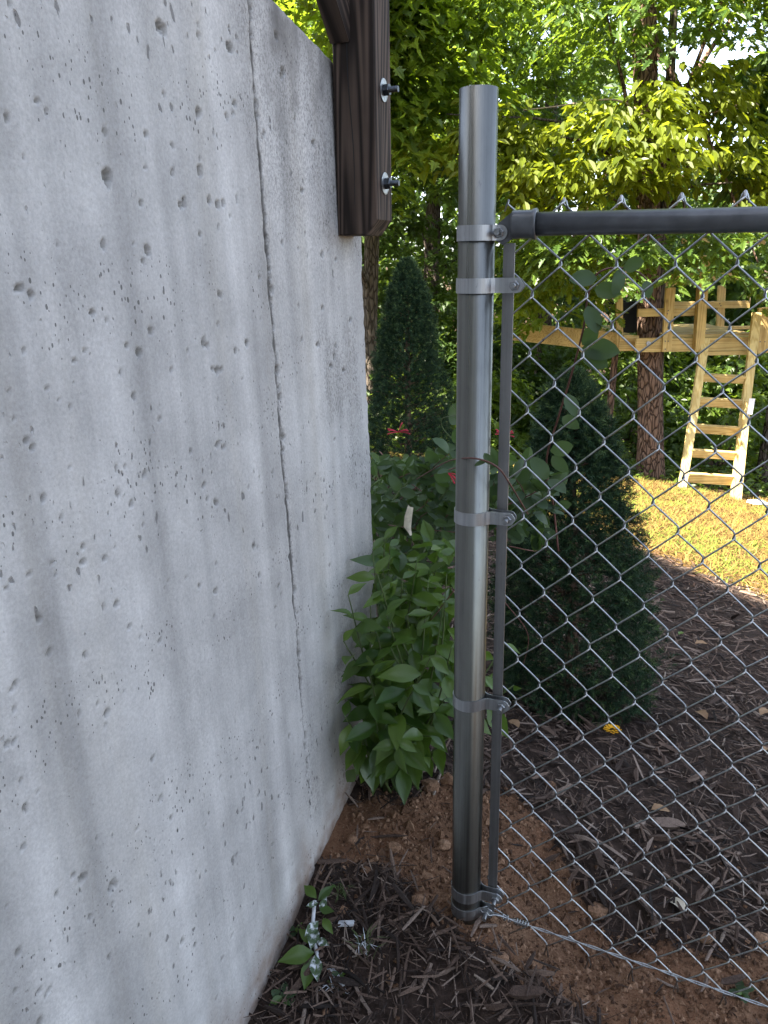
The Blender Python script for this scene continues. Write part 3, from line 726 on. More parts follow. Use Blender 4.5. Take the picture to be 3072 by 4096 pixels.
def trunk_mesh(name, pts, rad, n=14, limbs=(), rough=.0):
    mb = MB(); p = smooth_path(pts, 8); r = np.interp(np.linspace(0, 1, len(p)), np.linspace(0, 1, len(rad)), rad)
    V, F = tube_np(p, r, n)
    if rough:
        ang = np.tile(np.arange(n) * 2 * math.pi / n, len(p)); zz = V[:, 2]
        c = np.repeat(p, n, axis=0); d = V - c; k = 1 + rough * (fbm(np.cos(ang) * 3 + 9, np.sin(ang) * 3 + zz * .6, 77, 4) - .5) * 2
        V = c + d * k[:, None]
    mb.add(V, F)
    for lp, r0, r1 in limbs:
        q = smooth_path(lp, 5); mb.tube(q, np.linspace(r0, r1, len(q)), 7)
    return mb.mesh(name, True)

def gzp(x, y): return float(ground_z(np.array([x]), np.array([y]))[0])

def tree(name, label, rf, rad, height, blobs, nt, per, size, tpl, leafm, barkm, lean=(0, 0), cat='tree', group=None, spread=.3, nlimb=7, seed=0, rough=.05, droop=.25, up=1.15, high=0):
    x, y = TP(*rf); z = gzp(x, y) - .05
    o = thing(name, label, cat, (x, y, z), group)
    ax = lambda r, f: r * RGT + f * FWD
    B = [(*ax(b[0], b[1]), b[2] + up, b[3], b[4], b[5], b[6]) for b in blobs]
    lx = ax(*lean); zz = np.linspace(0, 1, 7)
    path = [(lx[0] * q + .05 * rad * 8 * math.sin(5 * q + seed), lx[1] * q + .04 * math.cos(4 * q + seed), height * q) for q in zz]
    rr = [rad * 1.35, rad * 1.05, rad * .95, rad * .85, rad * .7, rad * .5, rad * .22]
    limbs = []; R_ = random.Random(seed + 5)
    for k in range(nlimb):
        b = B[k % len(B)]; hq = min(.95, max(.15, (b[2] - .9 * (.3 + R_.random())) / height))
        s = np.array([np.interp(hq, zz, [p_[i] for p_ in path]) for i in range(3)])
        e = np.array(b[:3]) + np.array([R_.gauss(0, .5) * b[3], R_.gauss(0, .5) * b[4], R_.gauss(0, .35) * b[5]])
        mid = (s + e) / 2 + np.array([0, 0, .12 * np.linalg.norm(e - s)]) + np.array([R_.gauss(0, .12), R_.gauss(0, .12), 0])
        limbs.append(([s, mid, e], max(.012, rad * .33), .006))
    obj('trunk', trunk_mesh('trunk', path, rr, 18, limbs, rough), barkm, o)
    me, C = crown_mesh('crown', B, nt, per, size, tpl, spread, droop=droop)
    obj('crown', me, leafm, o)
    if high:  # canopy above the frame, added to shade the wood behind
        hb = [(lx[0] + R_.gauss(0, .9), lx[1] + R_.gauss(0, .9), high + R_.uniform(-.6, 1.8), 1.7, 1.6, .9, 1.0) for _ in range(4)]
        me, _ = crown_mesh('upper_crown', hb, 70, 15, .30, OVAL, .5, droop=droop); obj('upper_crown', me, leafm, o)
    return o

# treehouse oak first: its trunk carries the platform
WOODS = 'trees at the edge of the wood'
def build_trees():
    # the oak that carries the tree house
    b = PF(1405, 1036, 8.05); tp = PF(1402, 640, 8.05); up = PF(1398, 330, 8.05)
    z0 = gzp(b[0], b[1]); b[2] = z0 - .03
    o = thing('oak_tree', 'oak with rugged brown trunk carrying the timber tree house', 'tree', b, WOODS)
    path = [np.zeros(3), (tp - b) * .3, tp - b, up - b, (up - b) * 1.6, (up - b) * 2.4 + np.array([.15, .1, 0])]
    limbs = []
    ax = lambda r, f: r * RGT + f * FWD
    bl = [(-.9, -.4, 4.3, 1.0, .8, .55, 1.0), (.1, -.6, 4.5, 1.0, .8, .6, 1.2), (-.4, .6, 5.3, 1.6, 1.2, .9, 1.2), (1.0, .3, 5.0, .9, .9, .8, .7), (-1.15, -.5, 2.30, .50, .5, .26, .45), (-.50, -.55, 2.30, .30, .4, .14, .14), (-.02, -.62, 2.28, .24, .3, .22, .17), (.64, -.65, 2.05, .20, .2, .28, .16)]
    B = [(*ax(q[0], q[1]), *q[2:]) for q in bl]
    for k, q in enumerate(B):
        s = np.array(path[3]) * (.75 + .08 * k); e = np.array(q[:3]); limbs.append(([s, (s + e) / 2 + [0, 0, .15], e], .035, .006))
    obj('trunk', trunk_mesh('trunk', path, [.150, .122, .115, .11, .10, .07], 40, limbs, .10), M['bark'], o)
    me, _ = crown_mesh('crown', B, 420, 24, .115, OAK, .22); obj('crown', me, M['oakleaf'], o)
    # chestnut oak whose bright boughs hang in front
    x = (-0.2, 9.6)
    tree('chestnut_oak', 'young tree with glossy yellow green boughs arching above the black fence rail', (2.9, 8.1), .07, 5.2,
         [(-1.80, -.7, 2.30, .45, .40, .30, 1.0), (-1.40, -.8, 2.00, .40, .4, .30, .9), (-.80, -.8, 2.30, .55, .6, .40, 1.1), (-.2, -.5, 2.50, .55, .6, .50, 1.1), (.25, -.8, 1.95, .32, .4, .34, .6), (-.75, -.7, 1.95, .5, .35, .14, .3), (-.4, .4, 4.0, .9, .8, .5, .7)],
         290, 20, .108, OVAL, M['chestleaf'], M['bark2'], (-.3, 0), group=WOODS, spread=.17, nlimb=8, seed=3, droop=.35, up=1.0)
    tree('maple_tree', 'maple with big lobed leaves showing between the timber post and the steel post', (-.15, 9.4), .09, 7.0,
         [(.5, -1.6, 3.2, .55, .4, .42, 1.1), (.45, -1.5, 2.55, .45, .35, .30, .7), (.0, -.9, 2.6, .55, .6, .5, .5), (-.3, -.5, 1.7, .7, .5, .45, .6), (.15, -1.7, 2.9, .35, .4, .35, .6), (.25, -1.6, 2.1, .40, .4, .25, .5), (1.0, .4, 3.9, 1.0, .9, .7, 1.1), (-1.0, 1.2, 3.6, .9, .8, .8, .8), (.7, -.2, 2.9, .6, .6, .6, .7), (.7, 1.0, 5.2, 1.5, 1.3, .8, .9)],
         430, 24, .105, MAPLE, M['mapleleaf'], M['bark2'], (.2, .3), group=WOODS, seed=4)
    tree('maple_tree', 'sunlit maple whose leaves show above the concrete wall beside the brace', (-1.5, 7.4), .08, 6.0,
         [(.95, -.4, 3.15, .50, .4, .40, 1.2), (.5, .8, 3.5, .7, .6, .4, .6), (.2, 1.0, 2.6, .5, .5, .4, .5)], 120, 24, .12, MAPLE, M['bushleaf'], M['bark2'], group=WOODS, seed=5)
    tree('oak_tree', 'tall oak with pale lobed sprays rising behind the tree house oak', (1.3, 10.6), .11, 8.5,
         [(-.5, -.6, 4.2, 1.0, .8, .7, 1.2), (.2, -.7, 3.5, .8, .7, .6, .9), (-1.2, -.2, 3.6, .8, .8, .6, .9), (-.2, 0, 5.3, 1.5, 1.2, .9, 1.3), (-.3, -.4, 2.6, .9, .6, .5, .8), (-1.6, .3, 4.8, .8, .8, .6, .5)],
         430, 24, .12, OAK, M['oakleaf'], M['bark'], (-.2, 0), group=WOODS, seed=6)
    tree('hickory_tree', 'tree with drooping dark leaves in the upper right corner', (4.3, 8.6), .08, 7.0,
         [(-.25, -.3, 3.0, .40, .5, .35, 1.0), (-.2, -.4, 2.3, .45, .6, .35, .9), (.5, 0, 4.2, .7, .7, .6, .8)], 120, 20, .17, SLIM, M['darkleaf'], M['bark2'], group=WOODS, seed=7, droop=.5)
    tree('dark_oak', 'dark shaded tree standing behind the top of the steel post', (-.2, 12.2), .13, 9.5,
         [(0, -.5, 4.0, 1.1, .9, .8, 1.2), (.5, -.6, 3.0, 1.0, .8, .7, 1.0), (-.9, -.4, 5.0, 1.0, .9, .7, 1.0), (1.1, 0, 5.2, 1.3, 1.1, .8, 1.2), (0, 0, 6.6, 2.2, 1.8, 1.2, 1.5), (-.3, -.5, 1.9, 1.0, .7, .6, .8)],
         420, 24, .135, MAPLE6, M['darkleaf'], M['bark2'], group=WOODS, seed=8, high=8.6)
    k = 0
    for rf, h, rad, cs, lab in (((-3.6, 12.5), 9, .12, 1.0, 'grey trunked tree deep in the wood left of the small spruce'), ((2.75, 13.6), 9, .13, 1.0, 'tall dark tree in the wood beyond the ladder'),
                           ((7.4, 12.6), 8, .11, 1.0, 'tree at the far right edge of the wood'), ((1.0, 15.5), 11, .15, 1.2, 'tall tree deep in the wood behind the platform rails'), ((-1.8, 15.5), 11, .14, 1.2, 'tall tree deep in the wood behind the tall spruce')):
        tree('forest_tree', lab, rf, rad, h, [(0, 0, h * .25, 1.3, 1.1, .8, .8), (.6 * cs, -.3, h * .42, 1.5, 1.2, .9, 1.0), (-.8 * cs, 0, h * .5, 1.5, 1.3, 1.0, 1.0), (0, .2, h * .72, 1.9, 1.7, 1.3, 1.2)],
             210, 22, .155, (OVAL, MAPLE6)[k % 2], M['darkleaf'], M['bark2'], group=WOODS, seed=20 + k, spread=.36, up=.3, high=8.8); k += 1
    # slender leaning sapling left of the trunk
    a = PF(1308, 945, 8.3); c = PF(1322, 840, 8.3); d = PF(1338, 640, 8.3); e = PF(1335, 500, 8.3)
    a[2] = gzp(a[0], a[1]) - .03
    o = thing('sapling', 'slender leaning sapling just left of the tree house trunk', 'tree', a, WOODS)
    obj('trunk', trunk_mesh('trunk', [a - a, (c - a), (d - a), (e - a)], [.042, .036, .03, .018], 12), M['bark'], o)
    ax = lambda r, f: r * RGT + f * FWD
    B = [(*(ax(-.65, -.2) + (d - a)[:2]), (d - a)[2] + .25, .40, .35, .25, 1), (*(ax(-.8, -.1) + (d - a)[:2]), (d - a)[2] - .05, .30, .3, .25, .5), (*(ax(-.3, 0) + (e - a)[:2]), (e - a)[2] + .1, .6, .4, .3, .8)]
    me, _ = crown_mesh('crown', B, 62, 18, .13, OAK, .2); obj('crown', me, M['mapleleaf'], o)
    # understorey bushes
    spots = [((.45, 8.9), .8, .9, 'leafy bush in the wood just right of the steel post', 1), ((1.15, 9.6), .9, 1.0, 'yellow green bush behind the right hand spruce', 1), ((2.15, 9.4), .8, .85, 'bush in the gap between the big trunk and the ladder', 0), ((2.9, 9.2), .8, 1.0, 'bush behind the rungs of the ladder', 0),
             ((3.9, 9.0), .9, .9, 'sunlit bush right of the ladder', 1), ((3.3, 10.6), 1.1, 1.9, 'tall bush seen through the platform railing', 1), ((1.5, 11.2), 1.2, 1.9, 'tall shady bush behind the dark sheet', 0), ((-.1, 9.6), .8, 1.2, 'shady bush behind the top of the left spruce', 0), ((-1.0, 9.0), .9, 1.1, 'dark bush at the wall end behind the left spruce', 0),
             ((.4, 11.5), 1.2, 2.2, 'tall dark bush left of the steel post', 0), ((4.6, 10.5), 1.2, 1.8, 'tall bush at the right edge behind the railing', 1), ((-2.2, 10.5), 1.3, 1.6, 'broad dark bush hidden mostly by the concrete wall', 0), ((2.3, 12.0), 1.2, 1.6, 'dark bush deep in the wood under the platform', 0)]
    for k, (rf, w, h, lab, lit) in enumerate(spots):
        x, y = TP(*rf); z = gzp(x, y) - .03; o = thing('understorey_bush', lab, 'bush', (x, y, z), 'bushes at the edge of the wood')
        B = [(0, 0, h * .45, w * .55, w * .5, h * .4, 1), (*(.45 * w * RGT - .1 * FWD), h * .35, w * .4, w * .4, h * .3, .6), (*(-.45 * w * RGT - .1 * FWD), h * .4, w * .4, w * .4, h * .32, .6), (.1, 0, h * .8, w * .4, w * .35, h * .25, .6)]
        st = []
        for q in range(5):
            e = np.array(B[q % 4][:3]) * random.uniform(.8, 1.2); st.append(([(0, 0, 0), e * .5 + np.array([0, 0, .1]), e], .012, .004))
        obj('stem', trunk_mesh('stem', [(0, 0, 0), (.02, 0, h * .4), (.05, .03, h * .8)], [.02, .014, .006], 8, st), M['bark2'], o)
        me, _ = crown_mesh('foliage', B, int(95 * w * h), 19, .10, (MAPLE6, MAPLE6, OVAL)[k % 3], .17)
        obj('foliage', me, M['bushleaf' if lit else 'darkleaf'], o)  # light put into leaf colour: lighter for sunlit bushes, darker for shaded
    # arching bare twigs of the chestnut oak
    f = 7.45; o = thing('bare_bough', 'pale bare bough arching through the leaves above the rail', 'branch', PF(1395, 285, f))
    L = PF(1395, 285, f); mb = MB()
    for pl, r0, r1 in (([(1400, 280), (1380, 240), (1330, 216), (1270, 219), (1200, 230), (1130, 238)], .011, .004), ([(1394, 262), (1410, 246), (1432, 240), (1446, 244)], .006, .003), ([(1408, 283), (1390, 284), (1360, 303), (1320, 336), (1300, 350)], .008, .003),
                       ([(1395, 285), (1440, 280), (1520, 248), (1580, 236), (1625, 232)], .008, .004), ([(1580, 236), (1600, 220), (1620, 216), (1640, 228)], .005, .003), ([(1330, 232), (1312, 262), (1302, 280)], .005, .002), ([(1425, 375), (1440, 370), (1470, 378), (1490, 395)], .005, .003), ([(1394, 285), (1392, 400), (1388, 430)], .009, .008)):
        pts = smooth_path([PF(a_, b_, f + .05 * math.sin(a_ * .1)) - L for a_, b_ in pl], 5); mb.tube(pts, np.linspace(r0, r1, len(pts)), 6)
    obj('branch', mb.mesh('branch', True), M['twig'], o)
    # far wood: one mass of foliage behind everything
    n = 44000; ang = rng.uniform(-.68, .68, n); dist = rng.uniform(17, 30, n); hh = rng.random(n) ** 1.1
    topz = 5.6 + 4.2 * fbm(ang * 9 + 20, dist * 0 + 2, 91, 3) - 5.0 * np.exp(-((ang - .40) / .10) ** 2) - 2.6 * np.exp(-((ang - .17) / .035) ** 2) - 2.2 * np.exp(-((ang - .04) / .03) ** 2)
    topz = np.maximum(topz, 1.6)
    r_ = dist * np.sin(ang); f_ = dist * np.cos(ang)
    xy = np.array(CAM[:2])[None] + r_[:, None] * RGT + f_[:, None] * FWD
    z = -2.7 + hh * (topz + 2.7) * dist / 22
    C = np.stack([xy[:, 0], xy[:, 1], z], -1)
    keep = fbm(ang * 30 + 40, z * 1.3, 95, 3) > .37
    C = C[keep]; k_ = 7000; a2 = rng.uniform(.30, .72, k_); d2 = rng.uniform(16, 24, k_); xy2 = np.array(CAM[:2])[None] + (d2 * np.sin(a2))[:, None] * RGT + (d2 * np.cos(a2))[:, None] * FWD
    C = np.concatenate([C, np.stack([xy2[:, 0], xy2[:, 1], rng.uniform(-2.6, 2.1, k_)], -1)]); n = len(C); D = unit(n); D[:, 2] -= .3; N = unit(n) * .6 + np.array([0, 0, 1.0])
    V, F, m_ = leaf_cloud(C, D, N, .40 * rng.uniform(.6, 1.3, n), SLIM, .3, .3)
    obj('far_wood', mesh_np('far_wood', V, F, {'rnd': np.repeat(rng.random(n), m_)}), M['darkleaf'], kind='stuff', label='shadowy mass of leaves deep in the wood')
build_trees()

# ------------------------------------------------------------------ tree house and ladder
def build_treehouse():
    F0 = 7.78
    def Q(x, y, f=F0): return PF((2450 + x / 2.328) / 1.852, (1150 + y / 2.328) / 1.852, f)
    o0 = PF(1460, 760, F0); base = np.array([o0[0], o0[1], gzp(o0[0], o0[1])])
    t = thing('tree_house', 'unfinished timber tree house platform with open railing round the oak trunk', 'tree house', base)
    rotz = math.atan2(RGT[1], RGT[0]); t.rotation_euler = (0, 0, rotz)
    Rm = np.array([[math.cos(rotz), -math.sin(rotz), 0], [math.sin(rotz), math.cos(rotz), 0], [0, 0, 1]])
    def loc(p): return Rm.T @ (np.array(p) - base)
    UP = (0, 0, 1)
    def horiz(name, x0, x1, y0, y1, f=F0, t_=.038, dz=0, mat='lumber_h', x0f=None):
        ym = (y0 + y1) / 2; a = loc(Q(x0, ym, f if x0f is None else x0f)); b = loc(Q(x1, ym, f)); z = (a[2] + b[2]) / 2 + dz
        if x0f is None: a[2] = b[2] = z
        h = abs(loc(Q(x0, y0, f))[2] - loc(Q(x0, y1, f))[2])
        return obj(name, MB().box(a, b, UP, h, t_).mesh(name), M[mat], t)
    def vert(name, xa, ya, xb, yb, w, f=F0, t_=.038):
        a = loc(Q(xa, ya, f)); b = loc(Q(xb, yb, f)); px = .00345 * f / 7.78 * 0
        ww = abs(loc(Q(xa + w, ya, f))[0] - loc(Q(xa, ya, f))[0])
        return obj(name, MB().box(a, b, (1, 0, 0), ww, t_).mesh(name), M['lumber_v'], t)
    vert('railing_post', 540, 0, 500, 598, 86, F0 - .06); vert('railing_post', 858, -300, 797, 598, 82, F0 - .06, .085)
    vert('railing_post', 1018, -20, 998, 440, 68, F0 + 1.15); vert('railing_post', 62, 0, 66, 590, 60, F0 + .10)
    vert('railing_post', 1410, 185, 1398, 610, 105, F0 + .02)
    horiz('railing', 235, 785, 195, 268, F0 + .02); horiz('railing', 570, 1268, 128, 190, F0 + 1.10); horiz('railing', 880, 1275, 128, 192, F0 + .30)
    def c4(x, y): return ((1950 + x / 1.4786 - 2450) * 2.328, (750 + y / 1.4786 - 1150) * 2.328)
    for (xa, ya), (xb, yb), f, w in ((c4(1090, 510), c4(1262, 575), F0 + .02, 0), (c4(1300, 505), c4(1490, 550), F0 + .9, 0), (c4(1150, 300), c4(1335, 330), F0 + .0, 0), (c4(1335, 312), c4(1640, 340), F0 + 1.0, 0), (c4(960, 560), c4(1100, 585), F0 + .5, 0)):
        horiz('railing', xa, xb, ya, yb, f)
    horiz('fascia_board', 215, 470, 470, 600, F0 - .03); horiz('fascia_board', 470, 1292, 468, 592, F0 + .01)
    horiz('joist', 60, 240, 448, 590, F0 + .09); horiz('joist', 860, 1278, 594, 628, F0 - .02)
    xa, ya = c4(140, 850); xb, yb = c4(700, 912); a = loc(PF((1950 + 140 / 1.4786) / 1.852, (750 + 848 / 1.4786) / 1.852, F0 + 1.0)); b = loc(PF((1950 + 790 / 1.4786) / 1.852, (750 + 918 / 1.4786) / 1.852, F0 + .14))
    obj('joist', MB().box(a, b, UP, .19, .04).mesh('joist'), M['lumber_h'], t)
    # deck boards, one by one, running along the platform and set back behind the fascia
    z = loc(Q(900, 462, F0))[2] + .012; x0 = loc(Q(120, 460, F0))[0]; x1 = loc(Q(1300, 460, F0))[0]; y = loc(Q(600, 460, F0 + .04))[1]
    xt0 = loc(Q(238, 460, F0))[0] - .02; xt1 = loc(Q(465, 460, F0))[0] + .02
    for k in range(8):
        yy = y + .07 + .145 * k; dz = random.uniform(-.002, .004)
        if k < 4:
            obj('deck_board', MB().box((x0, yy, z + dz), (xt0 - .01, yy, z + dz), (0, 1, 0), .138, .03).mesh('deck_board'), M['lumber_h'], t)
            obj('deck_board', MB().box((xt1 + .01, yy, z + dz), (x1 + .02, yy, z + dz), (0, 1, 0), .138, .03).mesh('deck_board'), M['lumber_h'], t)
        else: obj('deck_board', MB().box((x0, yy, z + dz), (x1 + .02, yy, z + dz), (0, 1, 0), .138, .03).mesh('deck_board'), M['lumber_h'], t)
    # back beam seen above the boards
    horiz('joist', 600, 1310, 362, 392, F0 + 1.25)
    for sx_, sy_ in ((492, 500), (492, 575), (520, 500), (812, 500), (812, 575), (1000, 150), (1010, 170), (1375, 505), (1420, 505), (520, 215), (512, 245), (835, 170)):
        V, F = hexprism(loc(Q(sx_, sy_, F0 - .085)), (0, -1, 0), .006, .004, n=8); obj('screw_head', MB().add(V, F).mesh('screw_head'), M['boltblack'], t)
    # carriage bolt in the front block
    V, F = hexprism(loc(Q(335, 522, F0 - .055)), (0, -1, 0), .022, .008, n=14); obj('bolt_head', MB().add(V, F).mesh('bolt_head'), M['bolt'], t)
    # dark sheet standing on the platform
    a = Q(112, 275, F0 + .62); s = thing('dark_sheet', 'black panel standing on the platform left of the trunk', 'panel', (a[0], a[1], a[2]))
    s.rotation_euler = (0, 0, rotz)
    ld = lambda p: Rm.T @ (np.array(p) - a)
    pa = ld(Q(165, 420, F0 + .62)); pb = ld(Q(170, 132, F0 + .62)); wd = abs(ld(Q(250, 300, F0 + .62))[0] - ld(Q(100, 300, F0 + .62))[0])
    obj('sheet', MB().box(pa, pb, (1, 0, 0), wd, .03).mesh('sheet'), M['blackbox'], s)
    pc = ld(Q(-60, 150, F0 + .70)); pd = ld(Q(110, 150, F0 + .70))
    obj('rim', MB().box(pc, pd, (0, 1, 0), .12, .07).mesh('rim'), M['blackbox'], s)
    # the ladder
    lb = Q(640, 1915, F0 - .42); lt = Q(868, 470, F0 - .07); rb = Q(1130, 2010, F0 - .42); rt = Q(1345, 235, F0 - .06)
    g = thing('ladder', 'pale timber ladder leaning against the tree house platform', 'ladder', lb)
    g.rotation_euler = (0, 0, rotz); lg = lambda p: Rm.T @ (np.array(p) - lb)
    a0, a1, b0, b1 = lg(lb), lg(lt), lg(rb), lg(rt); a0 = a0 + (a0 - a1) * .02; b0 = b0 + (b0 - b1) * .015
    nf = (0, -1, .25)
    obj('side_rail', MB().box(a0, a1, (1, 0, 0), .075, .04).mesh('side_rail'), M['ladder_wood'], g)
    obj('side_rail', MB().box(b0, b1, (1, 0, 0), .080, .04).mesh('side_rail'), M['ladder_wood'], g)
    q0 = lg(Q(1165, 2022, F0 - .50)); q1 = lg(Q(1262, 1060, F0 - .30))
    obj('rail_splice', MB().box(q0, q1, (1, 0, 0), .052, .04).mesh('rail_splice'), M['ladder_wood'], g)
    for yl, yr, hh in ((828, 838, 46), (1048, 1062, 52), (1292, 1312, 52), (1518, 1540, 50), (1742, 1768, 62)):
        ta = (yl - 470) / (1915 - 470.); tb = (yr - 235) / (2010 - 235.)
        pa = a1 + (a0 - a1) * ta; pb = b1 + (b0 - b1) * tb
        obj('rung', MB().box(pa + [.04, .01, 0], pb + [-.04, .01, 0], (0, -.35, 1), .085 * hh / 52, .036).mesh('rung'), M['lumber_h'], g)
    c = lg(Q(1274, 1108, F0 - .36)); obj('price_tag', MB().box(c + [.012, 0, -.075], c + [.02, 0, .075], (1, 0, 0), .055, .004).mesh('price_tag'), M['paper'], g, label='blank white tag on the right rail')
    # white scrap on the grass
    p = PF(1640, 1094, 7.2); zz = gzp(p[0], p[1])
    d = ray(1640, 1094); 
    for tt in np.linspace(2, 12, 600):
        q = CAM + d * tt
        if q[2] < gzp(q[0], q[1]): break
    s = thing('white_wrapper', 'crumpled white wrapper lying on the grass beside the ladder foot', 'litter', (q[0], q[1], gzp(q[0], q[1]) + .01))
    V = []; 
    for i in range(5):
        for j in range(3): V.append((.05 * (i - 2) + random.gauss(0, .008), .05 * (j - 1) + random.gauss(0, .01), .015 + .03 * random.random()))
    Fq = [(i * 3 + j, i * 3 + j + 1, (i + 1) * 3 + j + 1, (i + 1) * 3 + j) for i in range(4) for j in range(2)]
    o = obj('wrapper', MB().add(V, Fq).mesh('wrapper'), M['paper'], s); o.rotation_euler = (0, 0, -.3)
build_treehouse()

# ------------------------------------------------------------------ dwarf spruces
def spruce(name, label, base, h, rw, nt, profile, lean=(0, 0)):
    o = thing(name, label, 'conifer', base, 'dwarf spruces in the mulch bed')
    obj('trunk', trunk_mesh('trunk', [(0, 0, -.05), (lean[0] * .5, lean[1] * .5, h * .5), (lean[0], lean[1], h * .96)], [.022, .016, .005], 10), M['bark'], o)
    u = rng.random(nt) ** .9; a = rng.uniform(0, 2 * math.pi, nt)
    rr = rw * np.interp(u, [q[0] for q in profile], [q[1] for q in profile])
    lump = .68 + .62 * fbm(a * 2.4 + 7, u * 9, 71, 3) + .34 * (fbm(a * 6, u * 20, 73, 2) - .4)
    dep = 1 - .42 * rng.random(nt) ** 1.9 + .15 * rng.random(nt) * (rng.random(nt) > .86)
    R_ = rr * lump * dep
    C = np.stack([R_ * np.cos(a) + lean[0] * u, R_ * np.sin(a) + lean[1] * u, u * h], -1)
    ax = np.stack([np.cos(a), np.sin(a), rng.uniform(.15, .9, nt) + 1.6 * (u > .93)], -1) + .35 * unit(nt); ax /= np.linalg.norm(ax, axis=1)[:, None]
    per = 28; sl = .025 * rng.uniform(.7, 1.5, nt)
    t = rng.random((nt, per)); ph = rng.uniform(0, 6.283, (nt, per))
    e1 = np.cross(ax, unit(nt)); e1 /= np.linalg.norm(e1, axis=1)[:, None]; e2 = np.cross(ax, e1)
    rad = np.cos(ph)[:, :, None] * e1[:, None, :] + np.sin(ph)[:, :, None] * e2[:, None, :]
    st = C[:, None, :] + ax[:, None, :] * (t * sl[:, None])[:, :, None]
    fw = .25 + 1.1 * t ** 2
    nd = rad + ax[:, None, :] * fw[:, :, None]; nd /= np.linalg.norm(nd, axis=2)[:, :, None]
    ln = (.0145 * rng.uniform(.7, 1.25, (nt, per)))[:, :, None]
    wv = np.cross(nd, unit(nt * per).reshape(nt, per, 3)); wv /= np.linalg.norm(wv, axis=2)[:, :, None]
    V = np.stack([st - wv * .00085, st + wv * .00085, st + nd * ln], 2).reshape(-1, 3)
    F = np.arange(len(V)).reshape(-1, 3)
    r = np.repeat((rng.random(nt)[:, None] * .55 + .22 * t + .35 * (t > .7) * (rng.random(nt)[:, None] > .5)).ravel(), 3)
    obj('needles', mesh_np('needles', V, F, {'rnd': r}), M['needle'], o, kind='stuff')
    # twigs inside
    k = 260; idx = rng.choice(nt, k, replace=False); mb = MB()
    for i in idx: mb.tube([(lean[0] * u[i], lean[1] * u[i], max(0, C[i][2] - .35 * R_[i])), C[i]], [.003, .0012], 4, False)
    obj('twigs', mb.mesh('twigs'), M['bark'], o, kind='stuff')
PRO = [(0, .84), (.08, .98), (.2, 1.0), (.4, .89), (.6, .69), (.75, .53), (.88, .38), (.96, .24), (1, .05)]
PRO2 = [(0, .8), (.1, .95), (.3, 1.0), (.5, .88), (.7, .66), (.85, .45), (.95, .27), (1, .06)]
bx, by = .075, .98; spruce('dwarf_spruce', 'dwarf spruce standing behind the chain link mesh', (bx, by, gzp(bx, by)), .955, .222, 9000, PRO, (-.055, .0))
bx, by = -1.055, 2.78; spruce('dwarf_spruce', 'dwarf spruce between the wall end and the steel post', (bx, by, gzp(bx, by)), 1.20 - gzp(bx, by) + .0, .24, 12000, PRO2)

# ------------------------------------------------------------------ broad leaved shrub, honeysuckle
def leaf_mesh(name, outline, nseg=7, curl=.25, fold=.35, wav=.03, seed=0):
    R_ = random.Random(seed); V = []; us = np.linspace(0, 1, nseg + 1)
    for i, u in enumerate(us):
        w = np.interp(u, [p[0] for p in outline], [p[1] for p in outline])
        z = -curl * u * u + .03 * math.sin(u * 5 + seed)
        for s in (-1, -.5, 0, .5, 1):
            V.append((u, s * w, z + fold * abs(s) * w + (R_.uniform(-wav, wav) if abs(s) == 1 else 0)))
    F = [(i * 5 + k, i * 5 + k + 1, (i + 1) * 5 + k + 1, (i + 1) * 5 + k) for i in range(nseg) for k in range(4)]
    return mesh_np(name, np.array(V), np.array(F), {'rnd': np.full(len(V), R_.random() * .3)}, True)
LAU = [(0, .01), (.08, .05), (.2, .17), (.38, .25), (.55, .24), (.75, .145), (.9, .05), (1, .0)]
HON = [(0, .02), (.1, .14), (.3, .27), (.55, .30), (.8, .22), (.93, .11), (1, .0)]
laur = [leaf_mesh('leaf', LAU, 7, c, f_, .012, k) for k, (c, f_) in enumerate(((.18, .35), (.35, .25), (.05, .45), (.5, .3)))]
hons = [leaf_mesh('leaf', HON, 7, c, f_, .012, k + 9) for k, (c, f_) in enumerate(((.1, .12), (.22, .2), (-.1, .15), (.3, .1)))]
for m_ in laur: m_.materials.append(M['laurel'])
for m_ in hons: m_.materials.append(M['honey'])

def place_leaf(me, pos, d, n, size, parent, name='leaf', mat=None):
    d = np.array(d, float); d /= np.linalg.norm(d); n = np.array(n, float); s = np.cross(n, d); s /= np.linalg.norm(s) + 1e-9; n = np.cross(d, s)
    o = obj(name, me, None, parent)
    o.matrix_local = Matrix([[d[i] * size, s[i] * size, n[i] * size, pos[i]] for i in range(3)] + [[0, 0, 0, 1]])
    return o

